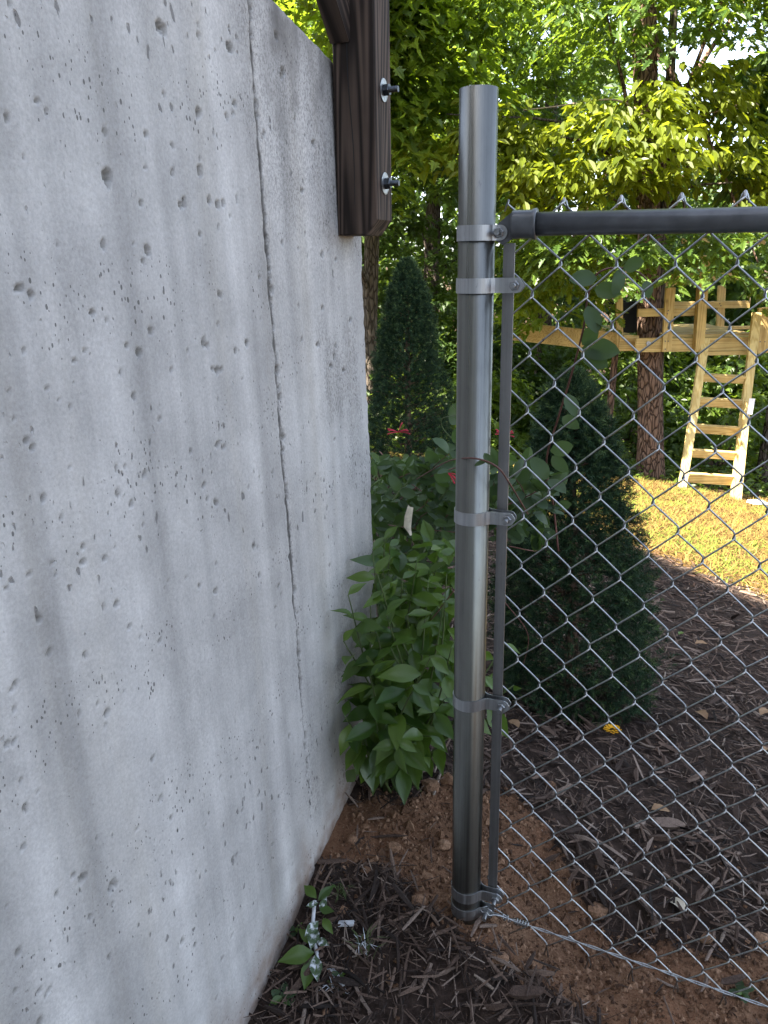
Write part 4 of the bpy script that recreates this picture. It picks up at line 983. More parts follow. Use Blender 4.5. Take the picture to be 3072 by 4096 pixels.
def build_shrub():
    base = np.array([-.235, .285, gzp(-.235, .285)]); R_ = random.Random(5)
    t = thing('leafy_shrub', 'green shrub with pointed glossy leaves growing at the wall end', 'shrub', base)
    # stem tips as they show, each with its own depth; (px, py, y)
    tips = [((815, 1370), .16, 1), ((808, 1430), .14, 1), ((845, 1400), .12, 1), ((825, 1300), .20, 1), ((800, 1520), .13, 0), ((830, 1165), .26, 1), ((815, 1240), .16, 1), ((870, 1250), .22, 1), ((925, 1260), .28, 1), ((965, 1240), .30, 1), ((800, 1300), .16, 1), ((805, 1190), .24, 1), ((752, 1285), .14, 1), ((742, 1385), .12, 1), ((842, 1180), .30, 1), ((900, 1215), .26, 1), ((950, 1200), .34, 1), ((960, 1300), .22, 0), ((745, 1548), .10, 0), ((800, 1460), .10, 0),
            ((860, 1600), .06, 0), ((930, 1590), .10, 0), ((770, 1660), .12, 0), ((865, 1640), .10, 0), ((975, 1400), .16, 0), ((930, 1420), .10, 0), ((835, 1330), .14, 1), ((880, 1330), .20, 0), ((1090, 1390), .30, 0), ((1060, 1540), .28, 0), ((1110, 1480), .30, 0), ((890, 1480), .08, 0), ((960, 1510), .14, 0), ((810, 1550), .10, 0)]
    n_l = 0
    for (px, py), Y, tall in tips:
        e = P(px, py, Y); e[0] = max(e[0], wx(e[2]) + .012) - 0
        b0 = base + np.array([R_.uniform(-.03, .06), R_.uniform(-.05, .05), 0])
        mid = (b0 + e) / 2 + np.array([R_.gauss(0, .015), R_.gauss(0, .02), .04 + .10 * (e[2] - b0[2] < .25)])
        mid[0] = max(mid[0], wx(mid[2]) + .03)
        pts = smooth_path([b0 - base, mid - base, e - base], 8)
        obj('stem', MB().tube(pts, np.linspace(.0034, .0011, len(pts)), 6).mesh('stem', True), M['stem'], t)
        ln = np.linalg.norm(np.diff(pts, axis=0), axis=1).sum(); nl = 9 if tall else 8
        for k in range(nl):
            u = 1 - .80 * (k / nl) if k else 1.0
            i = min(len(pts) - 1, int(u * (len(pts) - 1))); p = pts[i] + base; tg = pts[min(i + 1, len(pts) - 1)] - pts[max(i - 1, 0)]; tg /= np.linalg.norm(tg)
            az = k * 2.4 + R_.uniform(0, 1.2); e1 = np.cross(tg, (0.3, -.9, .2)); e1 /= np.linalg.norm(e1); e2 = np.cross(tg, e1)
            d = .45 * tg + math.cos(az) * e1 + math.sin(az) * e2 + np.array([.05, -.26, R_.uniform(-.20, .30)])
            if not tall: d = d + np.array([.05, -.15, -.55])
            d /= np.linalg.norm(d)
            nrm = np.array([.10, -.42, 1.0]) + np.array([R_.gauss(0, .30), R_.gauss(0, .30), 0])
            if d[2] < -.55: nrm = np.array([.15, -1, .5]) + np.array([R_.gauss(0, .25), 0, R_.gauss(0, .2)])
            sz = R_.uniform(.046, .080) * (1.0 if k else .72)
            tip = p + d * sz
            if tip[0] < wx(tip[2]) + .004: d[0] = .03 + .25 * (wx(p[2]) + .02 > p[0])
            place_leaf(laur[R_.randrange(4)], p - base, d, nrm, sz, t); n_l += 1
    n = 190; px = rng.uniform(826, 985, n); py = rng.uniform(1165, 1500, n); Y = rng.uniform(.30, .46, n)
    C = np.array([P(a, b, c) for a, b, c in zip(px, py, Y)]) - base; D = unit(n) + np.array([0, -.3, .1]); N = unit(n) * .5 + np.array([0, -.5, .9])
    V, F, m_ = leaf_cloud(C, D, N, .062 * rng.uniform(.6, 1.2, n), [(0, .01), (.15, .13), (.38, .25), (.6, .22), (.82, .10), (1, 0)], .3, .25)
    obj('leaves', mesh_np('leaves', V, F, {'rnd': np.repeat(rng.random(n), m_)}), M['laurel'], t, kind='stuff')
    return t
build_shrub()

def build_honeysuckle():
    R_ = random.Random(8); base = np.array([-.06, .74, gzp(-.06, .74)])
    t = thing('honeysuckle_vine', 'sprawling honeysuckle with rounded grey green leaves and red flowers behind the steel post', 'vine', base)
    stems = []
    def stem(pl, r0=.0022, r1=.0011, col='redstem'):
        pts = smooth_path([P(*q) - base for q in pl], 7); stems.append(pts)
        obj('stem', MB().tube(pts, np.linspace(r0, r1, len(pts)), 6).mesh('stem', True), M[col], t); return pts
    def pair(pts, u, sz, spread=1.0, up=.2, one=False, look=(-.1, -.7, .7)):
        i = min(len(pts) - 1, int(u * (len(pts) - 1))); tg = pts[min(i + 1, len(pts) - 1)] - pts[max(i - 1, 0)]; tg /= np.linalg.norm(tg)
        az = R_.uniform(0, 3.14); e1 = np.cross(tg, (.2, -.9, .4)); e1 /= np.linalg.norm(e1); e2 = np.cross(tg, e1)
        for s in ((1,) if one else (1, -1)):
            d = s * (math.cos(az * .5) * e1 + .6 * math.sin(az) * e2) * spread + .45 * tg + np.array([0, -.12, up * R_.uniform(-.6, 1)])
            n = np.array(look) + np.array([R_.gauss(0, .45), R_.gauss(0, .45), R_.gauss(0, .45)])
            place_leaf(hons[R_.randrange(4)], pts[i], d, n, sz * R_.uniform(.75, 1.2), t)
    # the vine climbing behind the mesh
    v = stem([(1206, 1190, .55), (1195, 1090, .52), (1180, 1000, .40), (1205, 905, .32), (1228, 830, .24), (1245, 770, .2), (1262, 700, .16), (1270, 640, .14), (1290, 592, .12), (1330, 578, .12), (1375, 586, .13), (1398, 605, .14)], .0023, .0011, 'redstem')
    # its larger leaves, placed one by one
    for (px, py, Y), (tx, ty), sz, n in (((1290, 600, .12), (1252, 600), .045, (0, -1, .3)), ((1345, 578, .12), (1395, 566), .040, (.1, -1, .3)), ((1338, 582, .12), (1336, 632), .034, (.6, -.8, .1)), ((1284, 622, .13), (1325, 630), .046, (.1, -1, .2)), ((1270, 660, .14), (1288, 705), .048, (.4, -.9, .2)),
                                    ((1268, 690, .15), (1325, 718), .046, (0, -.3, -1)), ((1258, 745, .18), (1290, 705), .034, (.2, -.9, .4)), ((1256, 752, .18), (1335, 757), .060, (0, -1, .35)), ((1256, 760, .18), (1310, 790), .042, (.1, -1, .2)), ((1224, 850, .26), (1245, 895), .045, (.5, -.9, .2)), ((1215, 900, .3), (1236, 915), .04, (.2, -1, .1)),
                                    ((1190, 975, .38), (1228, 965), .054, (-.1, -1, .25)), ((1192, 985, .38), (1215, 1010), .045, (.2, -1, 0)), ((1396, 606, .14), (1402, 636), .026, (.2, -1, .2))):
        p = P(px, py, Y); q = P(tx, ty, Y - .02); place_leaf(hons[R_.randrange(4)], p - base, q - p, n, max(sz, np.linalg.norm(q - p)) * 1.0, t)
    # trailing tip across the post
    w = stem([(1140, 1110, .2), (1098, 1040, .0), (1075, 1010, -.06), (1040, 993, -.06), (1000, 990, -.03), (960, 1000, .2), (900, 1035, .45)], .0015, .0012)
    for (px, py, Y), (tx, ty), n in (((1062, 1004, -.06), (1048, 982), (.3, -1, .2)), ((1050, 997, -.06), (1026, 1002), (0, -.5, 1)), ((1098, 1060, .02), (1080, 1035), (0, -1, .3))):
        p = P(px, py, Y); q = P(tx, ty, Y); place_leaf(hons[1], p - base, q - p, n, np.linalg.norm(q - p) * 1.15, t)
    z = stem([(1000, 970, .5), (960, 930, .5), (955, 905, .48), (985, 895, .45), (975, 875, .45)], .0012, .0008, 'stem')
    for (px, py), (tx, ty), n in (((985, 965), (950, 972), (0, -1, .5)), ((990, 960), (988, 930), (.5, -1, .2)), ((968, 895), (990, 880), (0, -1, .4)), ((970, 900), (985, 912), (0, -1, .2))):
        p = P(px, py, .48); q = P(tx, ty, .46); place_leaf(hons[0], p - base, q - p, n, np.linalg.norm(q - p) * 1.2, t)
    # tangle left of the post
    for k in range(26):
        x0 = R_.uniform(830, 985); y0 = R_.uniform(1040, 1170); Y = R_.uniform(.45, .95)
        a = R_.uniform(-1.2, 1.2); l = R_.uniform(60, 130)
        pl = [(x0, y0, Y)]
        for s in (1, 2, 3):
            x0 += l / 3 * math.sin(a); y0 -= l / 3 * math.cos(a) * .8; a += R_.uniform(-.5, .5); Y -= R_.uniform(-.02, .05)
            pl.append((min(max(x0, 818), 1000), max(y0, 965), Y))
        pts = stem(pl, .0016, .0008, 'redstem' if k % 3 == 0 else 'stem')
        for u in (.25, .5, .75, 1.0): pair(pts, u, R_.uniform(.026, .048))
    def backing(n, xa, xb, ya, yb, Ya, Yb, size, nm):
        px = rng.uniform(xa, xb, n); py = ya + (yb - ya) * rng.random(n); Y = rng.uniform(Ya, Yb, n)
        C = np.array([P(a, b, c) for a, b, c in zip(px, py, Y)]) - base
        D = unit(n); D[:, 1] *= .6; N = unit(n) * .6 + np.array([-.1, -.7, .8]); V, F, m_ = leaf_cloud(C, D, N, size * rng.uniform(.6, 1.3, n), [(0, .02), (.12, .16), (.35, .28), (.62, .29), (.86, .17), (1, 0)], .2, .15)
        obj('leaves', mesh_np('leaves', V, F, {'rnd': np.repeat(rng.random(n), m_)}), M['honey'], t, kind='stuff')
    backing(620, 800, 1005, 985, 1240, .48, 1.05, .036, 'leaves'); backing(80, 1060, 1185, 985, 1170, .50, .72, .042, 'leaves')
    # mass right of the post
    for k in range(13):
        x0 = R_.uniform(1070, 1150); y0 = R_.uniform(1060, 1170); Y = R_.uniform(.42, .68); a = R_.uniform(-1.0, 1.3); l = R_.uniform(50, 120)
        pl = [(x0, y0, Y)]
        for s in (1, 2, 3):
            x0 += l / 3 * math.sin(a); y0 -= l / 3 * math.cos(a); a += R_.uniform(-.5, .5); Y -= R_.uniform(-.02, .05)
            pl.append((min(max(x0, 1040), 1200), max(y0, 960), Y))
        pts = stem(pl, .0017, .0009, 'redstem' if k % 2 else 'stem')
        for u in (.3, .55, .8, 1.0): pair(pts, u, R_.uniform(.034, .055))
    for pl in ([(815, 1130, .6), (880, 1140, .55), (985, 1150, .5)], [(820, 975, .7), (870, 1030, .6), (930, 1075, .55)], [(985, 1270, .3), (930, 1340, .3), (880, 1390, .28)], [(985, 1010, .4), (930, 1030, .5), (850, 1090, .6)], [(1090, 1300, .6), (1140, 1370, .65), (1130, 1440, .7)], [(1100, 1180, .5), (1160, 1190, .6), (1175, 1170, .6)]):
        stem(pl, .0014, .0010)
    # flowers: clusters of slim red trumpets
    def flower(px, py, Y, n, dirs):
        c = P(px, py, Y) - base; mb = MB()
        for k in range(n):
            a = dirs[k % len(dirs)]; r_ = ray(px, py); ex = RC[:, 0]; ey = -RC[:, 1]
            d = ex * math.cos(a) + ey * math.sin(a) + np.array([R_.gauss(0, .15), -.25, R_.gauss(0, .15)]); d /= np.linalg.norm(d); L_ = R_.uniform(.020, .030)
            q = smooth_path([c, c + d * L_ * .5 + np.array([0, 0, .002]), c + d * L_], 4); mb.tube(q, np.interp(np.linspace(0, 1, len(q)), [0, .7, .9, 1], [.0008, .0013, .0019, .0010]), 6)
        obj('flower', mb.mesh('flower', True), M['flower'], t)
    flower(860, 934, .55, 8, (.1, .5, 2.9, .3, 1.0, 3.1, .0, 2.7)); flower(968, 1022, .3, 5, (-.5, -.8, -.4, -1.1, -.6)); flower(1090, 942, .55, 7, (.2, 2.8, .8, 3.0, 1.4, .4, 2.4))
build_honeysuckle()

def flat_leaf(name, label, cat, p, yaw, size, mat, outline=LAU, curl=.2, fold=.4, tilt=.2, group=None, wav=.03, n=(0, 0, 1)):
    me = leaf_mesh(name, outline, 7, curl, fold, wav, int(abs(p[0] * 1000)) % 50); me.materials.append(M[mat])
    o = obj(name, me); tag(o, label, cat, group)
    d = np.array([math.cos(yaw), math.sin(yaw), tilt]); d /= np.linalg.norm(d); n = np.array(n, float); s = np.cross(n, d); s /= np.linalg.norm(s); n = np.cross(d, s)
    o.matrix_world = Matrix([[d[i] * size, s[i] * size, n[i] * size, p[i]] for i in range(3)] + [[0, 0, 0, 1]])
    return o
def on_ground(px, py):
    d = ray(px, py); t0 = .8
    for tt in np.arange(.8, 14, .01):
        q = CAM + d * tt
        if q[2] < gzp(q[0], q[1]): return q
    return q

def build_smalls():
    # withered leaf caught in the vine
    p = P(885, 1092, .42); q = P(868, 1150, .40); mb = MB(); pl = [P(882, 1090, .42), P(874, 1115, .41), P(872, 1138, .41), P(885, 1155, .40)]
    pr = [P(893, 1096, .43), P(890, 1118, .42), P(888, 1140, .42), P(890, 1156, .40)]
    V = np.array([v for a, b in zip(pl, pr) for v in (a, (a + b) / 2 + [0, -.006, 0], b)]) - p; F = [(i * 3 + j, i * 3 + j + 1, (i + 1) * 3 + j + 1, (i + 1) * 3 + j) for i in range(3) for j in range(2)]
    o = obj('withered_leaf', mb.add(V, F).mesh('withered_leaf', True), M['pale'], loc=p); tag(o, 'pale withered leaf hanging in the vine beside the steel post', 'leaf')
    # fallen leaves
    labs = [(1500, 1405, .5, .05, 'tan', 'tan fallen leaf on the mulch right of the spruce'), (1215, 1110 + 118, .3, .035, 'pale', None), (1525, 1570, 2.2, .05, 'tan', 'brown fallen leaf on the mulch at the right'), (1640, 1560, 1.0, .05, 'tan', 'curled leaf on the mulch at the right edge of the photo'),
            (1465, 1385, 1.2, .04, 'laurel', 'fresh yellow green leaf on the mulch right of the spruce'), (1420, 1372, 2.0, .04, 'laurel', 'fresh green leaf standing in the mulch beside the spruce'), (1120, 1580 + 10, 2.4, .045, 'tan', 'shrivelled leaf on the mulch under the spruce'), (1405, 1770, .4, .042, 'tan', 'broad reddish leaf lying among the chips below the mesh'),
            (1480, 1990, 2.6, .042, 'pale', 'folded pale leaf on the dirt under the mesh'), (1640, 1640, .8, .03, 'tan', 'rust coloured leaf lying at the right edge of the mulch'), (1400, 1220, .8, .03, 'pale', 'small pale leaf on the mulch near the lawn'), (1000, 1990, .3, .05, 'tan', None)]
    for px, py, yaw, sz, mt, lab in labs:
        if lab is None: continue
        q = on_ground(px, py); flat_leaf('fallen_leaf', lab, 'leaf', (q[0], q[1], q[2] + .026), yaw, sz, mt, LAU if mt == 'laurel' else HON, .25, .5, .15, 'leaves fallen on the mulch', .05)
    # yellow flower head
    q = on_ground(1321, 1601); o = thing('yellow_blossom', 'small yellow blossom lying on the dark mulch', 'flower', (q[0], q[1], q[2] + .034))
    mb = MB()
    for k in range(26):
        a = k * 2.4; r = .003 + .011 * (k / 26) ** .6; c = np.array([r * math.cos(a), r * math.sin(a), .006 - .4 * r]); d = np.array([math.cos(a), math.sin(a), .35]) * .011; s = np.array([-math.sin(a), math.cos(a), 0]) * .003
        mb.add([c - s, c + s, c + d + s * .8, c + d - s * .8], [(0, 1, 2, 3)])
    obj('petals', mb.mesh('petals'), M['yellow'], o)
    # the weed spattered with white paint at the foot of the wall
    q = on_ground(678, 2040); o = thing('painted_weed', 'broad leaved weed splashed with white paint at the wall foot', 'weed', q)
    R_ = random.Random(4)
    pts = smooth_path([on_ground(688, 2090) - q + [0, 0, .02], np.array([0, 0, .035]), on_ground(682, 1985) - q + [0, 0, .045]], 6)
    obj('stem', MB().tube(pts, .0035, 6).mesh('stem', True), M['white'], o, label='stem coated in white paint')
    k = 0
    for (px, py), (tx, ty), mt, hh in (((680, 2085), (618, 2102), 'honey', .03), ((682, 2090), (686, 2140), 'white', .03), ((678, 2088), (662, 2150), 'honey', .02), ((684, 2040), (676, 2085), 'white', .045), ((690, 2030), (668, 2060), 'white', .045), ((690, 1995), (672, 2005), 'white', .05), ((694, 2010), (716, 2018), 'honey', .05),
                                       ((690, 1990), (712, 1965), 'honey', .05), ((686, 1985), (664, 1965), 'honey', .05), ((700, 2020), (712, 2045), 'honey', .04), ((684, 2060), (705, 2075), 'white', .035), ((682, 2070), (655, 2048), 'honey', .035), ((694, 2015), (704, 1995), 'white', .05)):
        a = on_ground(px, py) - q + [0, 0, hh]; b = on_ground(tx, ty) - q + [0, 0, hh + .006]
        me = laur[k % 4] if mt == 'honey' else white_leaf; k += 1
        place_leaf(me, a, b - a, (R_.gauss(.1, .2), -.5, 1), np.linalg.norm(b - a) * 1.1 + .006, o)
    # white splashed chips
    for px, py, l, yaw in ((728, 2070 + 55, .05, -.6), (748, 2010, .03, .2)):
        a = on_ground(px, py); c = MB().box(np.array([-l / 2, 0, .008]), np.array([l / 2, 0, .014]), (0, 1, 0), .011, .004)
        ob = obj('painted_chip', c.mesh('painted_chip'), M['white'], loc=(a[0], a[1], a[2] + .006), rot=(0, 0, yaw)); tag(ob, 'wood chip splashed white lying below the painted weed' if l > .04 else 'small white splashed chip right of the painted weed', 'wood chip')
    # tufts of grass and small weeds
    def tuft(px, py, n, h, lab, mats, name='grass_tuft', nn=1):
        q = on_ground(px, py); o = thing(name, lab, 'grass', q)
        for mt, cnt in mats:
            mb = MB()
            for k in range(cnt):
                a = R_.uniform(0, 6.28); le = R_.uniform(.3, 1.0); hh = h * R_.uniform(.6, 1.1); c = np.array([R_.gauss(0, .006), R_.gauss(0, .006), 0])
                d = np.array([math.cos(a), math.sin(a), 0]); s = np.array([-d[1], d[0], 0]) * .0011
                P1 = c + d * hh * le * .4 + [0, 0, hh * .6]; P2 = c + d * hh * le + [0, 0, hh * (.9 - .4 * le)]
                mb.add([c - s, c + s, P1 + s * .8, P1 - s * .8, P2], [(0, 1, 2, 3), (3, 2, 4)])
            obj('blade', mb.mesh('blade'), M[mt], o, kind='stuff')
    tuft(785, 2060, 30, .055, 'grass tuft flecked with white paint beside the painted weed', (('stem', 26), ('white', 12)))
    tuft(742, 1938, 30, .04, 'sparse grass tuft on the dirt near the wall foot', (('stem', 22),))
    tuft(728, 2140, 30, .03, 'dry white flecked grass below the painted weed', (('white', 20), ('stem', 10)))
    for px, py, n, sz, lab in ((612, 2170, 9, .023, 'leafy green weed in the mulch at the bottom of the wall'), (1600, 2160, 9, .022, 'small green weed in the dirt at the bottom right'), (640, 2020, 6, .026, 'dark green seedling against the wall foot'), (735, 2120, 6, .018, 'tiny seedling among chips below the grass tuft')):
        q = on_ground(px, py); o = thing('small_weed', lab, 'weed', q, 'small weeds in the mulch'); 
        for k in range(n):
            a = k * 2.4; d = np.array([math.cos(a), math.sin(a), R_.uniform(.1, .9)]); place_leaf(laur[k % 4] if k % 2 else hons[k % 4], np.array([0, 0, .006 + .002 * k]), d, (R_.gauss(0, .3), R_.gauss(0, .3) - .3, 1), sz * R_.uniform(.7, 1.2), o)
    # larger clods lying loose
    labs = [((1078, 2078), .019, 'ochre clod on the dirt edge left of the bottom wire'), ((1290, 1975), .022, 'brown clod resting against the bottom wire'), ((930, 1705), .026, 'rusty clod at the back of the dirt mound beside the post'), ((965, 1690), .022, 'rounded clod touching the post at the back of the mound'), ((788, 1790), .012, 'pale small stone on the dirt near the wall'), ((762, 1820), .016, 'pinkish clod on the dirt near the wall'),
            ((1650, 2040), .022, 'orange clod at the right edge beside the fence'), ((925, 1900), .014, 'light clod in the dirt left of the post foot'), ((960, 1830), .016, 'brown clod leaning at the left side of the post'), ((850, 1835), .017, 'dull clod half sunk in the middle of the dirt'), ((1190, 1700), .016, 'grey stone in the mulch behind the mesh'), ((905, 1950), .017, 'crumbly clod where dirt meets mulch')]
    for (px, py), r, lab in labs:
        q = on_ground(px, py); V, F = ico(1); k = 1 + .45 * (fbm(V[:, 0] * 2.3 + px, V[:, 1] * 2.3 + V[:, 2] * 1.7, px) - .45)[:, None] * 2
        V = V * k * np.array([1.15, .95, .8]) * r * .78; o = obj('soil_clod', mesh_np('soil_clod', V, F, {'rnd': np.full(len(V), .55 + .4 * R_.random())}, False), M['clod'], loc=(q[0], q[1], q[2] + r * .35)); tag(o, lab, 'clod', 'loose clods of soil')
    # pale big chips
    for (px, py), l, w, yaw, lab in (((1378, 1410 + 390), .034, .014, .8, 'pale tan wood chip standing out among the dark chips below the mesh'), ((1440, 1800), .07, .030, .1, 'broad grey weathered wood chunk below the mesh'), ((1290, 1870), .09, .016, -1.2, 'long dark split of wood leaning on the dirt edge behind the mesh'), ((1135, 2170), .06, .02, .3, 'bark chunk at the bottom of the picture'), ((1580, 2080 + 60), .05, .012, .5, 'loose chip on the dirt at the lower right'), ((840, 1828), .08, .006, .25, 'thin dark twig lying on the dirt mound')):
        q = on_ground(px, py); V, F = chip_mesh(l, w, min(w * .5, .010)); o = obj('wood_chip', mesh_np('wood_chip', V, F, {'rnd': np.full(len(V), .97 if 'pale' in lab else (.86 if 'grey' in lab else .4))}), M['chip'], loc=(q[0], q[1], q[2] + .026), rot=(.15, -.1, yaw)); tag(o, lab, 'wood chip', 'large wood chips')

def ico(sub):
    t = (1 + 5 ** .5) / 2; V = [(-1, t, 0), (1, t, 0), (-1, -t, 0), (1, -t, 0), (0, -1, t), (0, 1, t), (0, -1, -t), (0, 1, -t), (t, 0, -1), (t, 0, 1), (-t, 0, -1), (-t, 0, 1)]
    F = [(0, 11, 5), (0, 5, 1), (0, 1, 7), (0, 7, 10), (0, 10, 11), (1, 5, 9), (5, 11, 4), (11, 10, 2), (10, 7, 6), (7, 1, 8), (3, 9, 4), (3, 4, 2), (3, 2, 6), (3, 6, 8), (3, 8, 9), (4, 9, 5), (2, 4, 11), (6, 2, 10), (8, 6, 7), (9, 8, 1)]
    V = [np.array(v, float) / np.linalg.norm(v) for v in V]
    for _ in range(sub):
        c = {}; G = []
        def mid(a, b):
            k = (min(a, b), max(a, b))
            if k not in c: v = V[a] + V[b]; V.append(v / np.linalg.norm(v)); c[k] = len(V) - 1
            return c[k]
        for a, b, d in F:
            x, y, z = mid(a, b), mid(b, d), mid(d, a); G += [(a, x, z), (b, y, x), (d, z, y), (x, y, z)]
        F = G
    return np.array(V), np.array(F)
def chip_mesh(l, w, t):
    V = []; us = (-.5, -.38, 0, .33, .5)
    for i, u in enumerate(us):
        k = (.25, .85, 1.0, .8, .2)[i]; o = random.gauss(0, .08) * w; oz = random.gauss(0, .15) * t
        for a, b in ((-1, -1), (1, -1), (1, 1), (-1, 1)): V.append((u * l + random.gauss(0, .03) * l, o + a * w / 2 * k * random.uniform(.8, 1.1), oz + b * t / 2 * max(k, .5)))
    F = [(i * 4 + k, i * 4 + (k + 1) % 4, (i + 1) * 4 + (k + 1) % 4, (i + 1) * 4 + k) for i in range(4) for k in range(4)] + [(3, 2, 1, 0), (16, 17, 18, 19)]
    return np.array(V), np.array(F)
white_leaf = leaf_mesh('leaf', LAU, 7, .1, .2, .02, 3); white_leaf.materials.append(M['splash'])
build_smalls()

# ------------------------------------------------------------------ loose ground cover
def normals(x, y, e=.012):
    gx = (ground_z(x + e, y) - ground_z(x - e, y)) / (2 * e); gy = (ground_z(x, y + e) - ground_z(x, y - e)) / (2 * e)
    n = np.stack([-gx, -gy, np.ones_like(gx)], -1); return n / np.linalg.norm(n, axis=1)[:, None]
def chips(name, x, y, lmin, lmax, wr, mat, label, pile=.014, bias=1.0, power=2.2):
    n = len(x); z = ground_z(x, y) + rng.random(n) * pile; N = normals(x, y)
    yaw = rng.uniform(0, 6.283, n); pit_ = rng.normal(0, .22, n)
    d = np.stack([np.cos(yaw), np.sin(yaw), np.zeros(n)], -1); d -= N * (d * N).sum(1)[:, None]; d /= np.linalg.norm(d, axis=1)[:, None]
    s = np.cross(N, d); d = d * np.cos(pit_)[:, None] + N * np.sin(pit_)[:, None]; N2 = np.cross(d, s); ro = rng.normal(0, .5, n)
    s, N2 = s * np.cos(ro)[:, None] + N2 * np.sin(ro)[:, None], -s * np.sin(ro)[:, None] + N2 * np.cos(ro)[:, None]
    l = lmin + (lmax - lmin) * rng.random(n) ** power; w = l * rng.uniform(wr[0], wr[1], n); t = w * rng.uniform(.25, .6, n); w = np.minimum(w, .016)
    prof = [(-.5, .62, 1), (-.05, 1.0, 1), (.5, .58, 1)]; V = []
    for u, k, _ in prof:
        kk = k * rng.uniform(.6, 1.2, n); off = rng.normal(0, .14, n) * w; lz = rng.normal(0, .10, n) * w
        for a, b in ((-1, -.6), (1, -.6), (0.1, 1)):
            V.append(np.stack([x, y, z + .002], -1) + d * (u * l * rng.uniform(.9, 1.1, n))[:, None] + s * (off + a * w * .5 * kk)[:, None] + N2 * (lz + b * t * .5 * np.maximum(kk, .4))[:, None])
    V = np.stack(V, 1); m_ = 9; b0 = (np.arange(n) * m_)[:, None]
    Fq = [[i * 3 + k, i * 3 + (k + 1) % 3, (i + 1) * 3 + (k + 1) % 3, (i + 1) * 3 + k] for i in range(2) for k in range(3)]
    Fq = (b0[:, :, None] + np.array(Fq)[None]).reshape(-1, 4); Ft = (b0[:, :, None] + np.array([[2, 1, 0], [6, 7, 8]])[None]).reshape(-1, 3)
    r = np.clip(rng.random(n) ** bias, 0, 1)
    me = mesh_np(name, V.reshape(-1, 3), [Fq, Ft], {'rnd': np.repeat(r, m_)}); return obj(name, me, M[mat], kind='stuff', label=label)
def scatter(n, x0, x1, y0, y1, keep):
    x = rng.uniform(x0, x1, n); y = rng.uniform(y0, y1, n); k = keep(x, y) > rng.random(n); k &= x > wx(0) + .012 - 10 * (y > WEND + .02); return x[k], y[k]
mul = lambda x, y: (1 - np.clip(dirt_mask(x, y) * 1.25 - .15, 0, 1) * .985) * (1 - lawn_mask(x, y))
x1, y1 = scatter(13000, -.34, 1.0, -.66, .1, mul); x2, y2 = scatter(21000, -.6, 1.5, .1, 1.6, mul); x3, y3 = scatter(15000, -1.8, 1.9, 1.6, 3.9, mul)
chips('mulch_chips', np.concatenate([x1, x2]), np.concatenate([y1, y2]), .010, .060, (.04, .16), 'chip', 'dark shredded wood mulch covering the bed', bias=1.25, pile=.022, power=2.6)
x4, y4 = scatter(6000, -.5, 1.4, -.66, 1.5, lambda x, y: mul(x, y) * (.35 + .65 * (fbm(x * 6, y * 6, 17, 2) > .42)))
chips('mulch_chunks', x4, y4, .018, .075, (.12, .30), 'chip', 'larger chunks of shredded bark in the bed', bias=1.0, pile=.026)
chips('mulch_chips', x3, y3, .02, .08, (.08, .22), 'chip', 'shredded mulch at the far side of the bed', bias=1.1, pile=.02)
xr, yr = scatter(6000, -1.6, 1.9, 1.6, 4.2, lambda x, y: np.exp(-((y - (3.05 - 1.10 * (np.clip(x, -2, 1.6) - .2))) / .28) ** 2) * .9)
chips('dry_mulch_chips', xr, yr, .02, .08, (.08, .22), 'redchip', 'dry reddish mulch along the lawn edge', bias=.9)
xf, yf = scatter(1500, -.3, 1.0, -.35, .35, lambda x, y: np.clip(dirt_mask(x, y), 0, 1) * .22); chips('stray_chips', xf, yf, .008, .04, (.06, .2), 'chip', 'few dark chips strewn over the bare dirt', pile=.006, bias=1.1)

def clods(n, x0, x1, y0, y1, keep, rmin, rmax, name, label, p=3.0):
    x, y = scatter(n, x0, x1, y0, y1, keep); n = len(x); z = ground_z(x, y); V0 = np.array([(1, 0, 0), (-1, 0, 0), (0, 1, 0), (0, -1, 0), (0, 0, 1), (0, 0, -1), ]) * 1.15; F0 = np.array([(0, 2, 4), (2, 1, 4), (1, 3, 4), (3, 0, 4), (2, 0, 5), (1, 2, 5), (3, 1, 5), (0, 3, 5)])
    r = rmin + (rmax - rmin) * rng.random(n) ** p; sc = rng.uniform(.7, 1.25, (n, 1, 3)); jit = 1 + rng.normal(0, .22, (n, len(V0), 1))
    q = rng.uniform(0, 6.283, n); c, s = np.cos(q)[:, None], np.sin(q)[:, None]; V = V0[None] * sc * jit * r[:, None, None]
    V = np.stack([V[:, :, 0] * c - V[:, :, 1] * s, V[:, :, 0] * s + V[:, :, 1] * c, V[:, :, 2]], -1) + np.stack([x, y, z + r * .3], -1)[:, None, :]
    F = (np.arange(n)[:, None, None] * len(V0) + F0[None]).reshape(-1, 3)
    obj(name, mesh_np(name, V.reshape(-1, 3), F, {'rnd': np.repeat(rng.random(n), len(V0))}), M['clod'], kind='stuff', label=label)
clods(62000, -.34, 1.05, -.5, .42, lambda x, y: np.clip(dirt_mask(x, y) * 1.6, 0, 1) * .8 + .02, .0010, .0062, 'soil_crumbs', 'crumbly brown soil dug out round the post', 6.0)
clods(300, -.34, 1.0, -.5, .42, lambda x, y: np.clip(dirt_mask(x, y), 0, 1), .004, .014, 'soil_lumps', 'small lumps in the bare soil', 2.5)
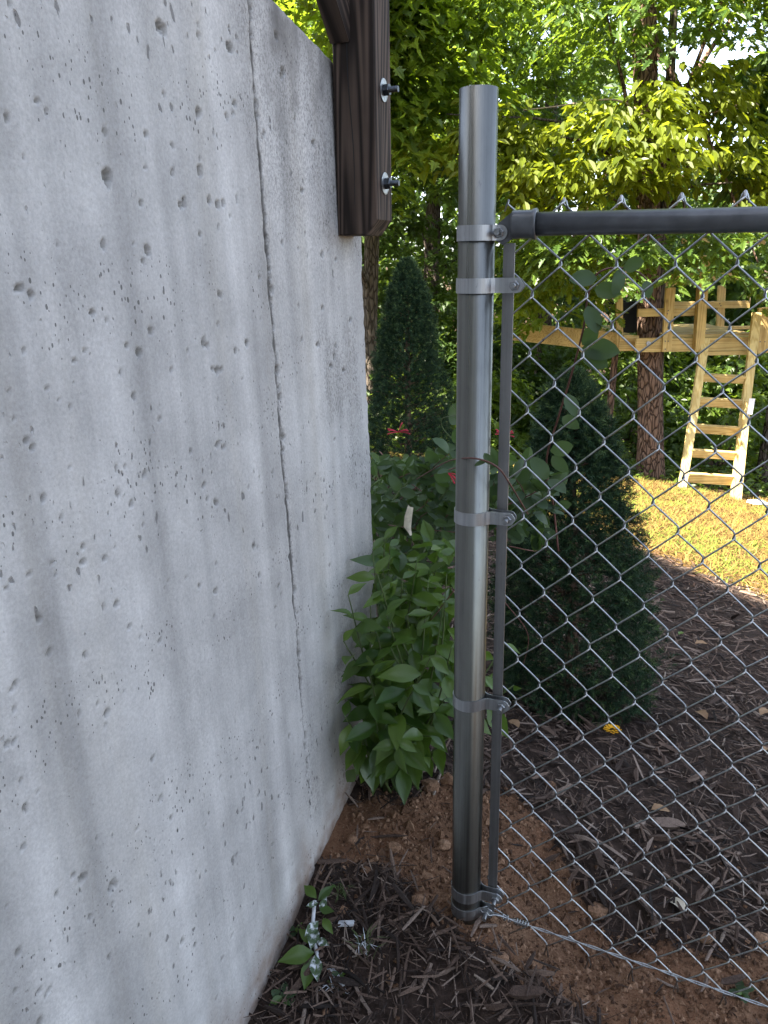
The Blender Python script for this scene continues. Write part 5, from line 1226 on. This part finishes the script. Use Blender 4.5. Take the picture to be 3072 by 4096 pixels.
clods(700, -.34, 1.0, -.62, .1, lambda x, y: (1 - dirt_mask(x, y)) * .35, .003, .012, 'scattered_crumbs', 'crumbs of soil scattered in the near mulch')

def grass():
    x, y = scatter(100000, -2.6, 2.6, 2.0, 7.4, lambda x, y: lawn_mask(x, y)); n = len(x); z = ground_z(x, y)
    flat = rng.random(n) < .72; a = rng.uniform(0, 6.283, n); h = rng.uniform(.03, .07, n) * np.where(flat, 1.5, .9)
    up = np.where(flat, rng.uniform(0, .25, n), rng.uniform(.5, 1.1, n)); d = np.stack([np.cos(a), np.sin(a), up], -1); d /= np.linalg.norm(d, axis=1)[:, None]
    s = np.stack([-np.sin(a), np.cos(a), np.zeros(n)], -1) * rng.uniform(.0022, .005, n)[:, None]
    C = np.stack([x, y, z + .002 + .008 * rng.random(n)], -1); V = np.stack([C - s, C + s, C + d * h[:, None] + [0, 0, .003]], 1)
    green = np.clip((fbm(x * 2.5, y * 2.5, 88, 3) - .40) * 4, .10, .85)
    r = np.where(rng.random(n) < green * np.where(flat, .35, 1.0), .9 + .1 * rng.random(n), .85 * rng.random(n))
    obj('lawn_grass', mesh_np('lawn_grass', V.reshape(-1, 3), np.arange(3 * n).reshape(-1, 3), {'rnd': np.repeat(r, 3)}), M['straw'], kind='stuff', label='thin dry lawn in full sun')
    # low weeds at the foot of the wood
    x = rng.uniform(-2.5, 3.2, 5200); y = rng.uniform(6.75, 8.2, 5200); k = y > 6.95 + .12 * x + .4 * rng.random(5200); x = x[k]; y = y[k]; n = len(x); C = np.stack([x, y, ground_z(x, y) + .22 * rng.random(n) ** 2 * np.clip((y - 6.8) * 1.4, .15, 1.4)], -1)
    D = unit(n); D[:, 2] *= .3; N = unit(n) * .5 + np.array([0, -.3, 1.0]); V, F, m_ = leaf_cloud(C, D, N, .075 * rng.uniform(.6, 1.3, n), OVAL, .3, .3)
    obj('wood_edge_weeds', mesh_np('wood_edge_weeds', V, F, {'rnd': np.repeat(rng.random(n), m_)}), M['bushleaf'], kind='stuff', label='low leafy weeds along the edge of the wood')
grass()
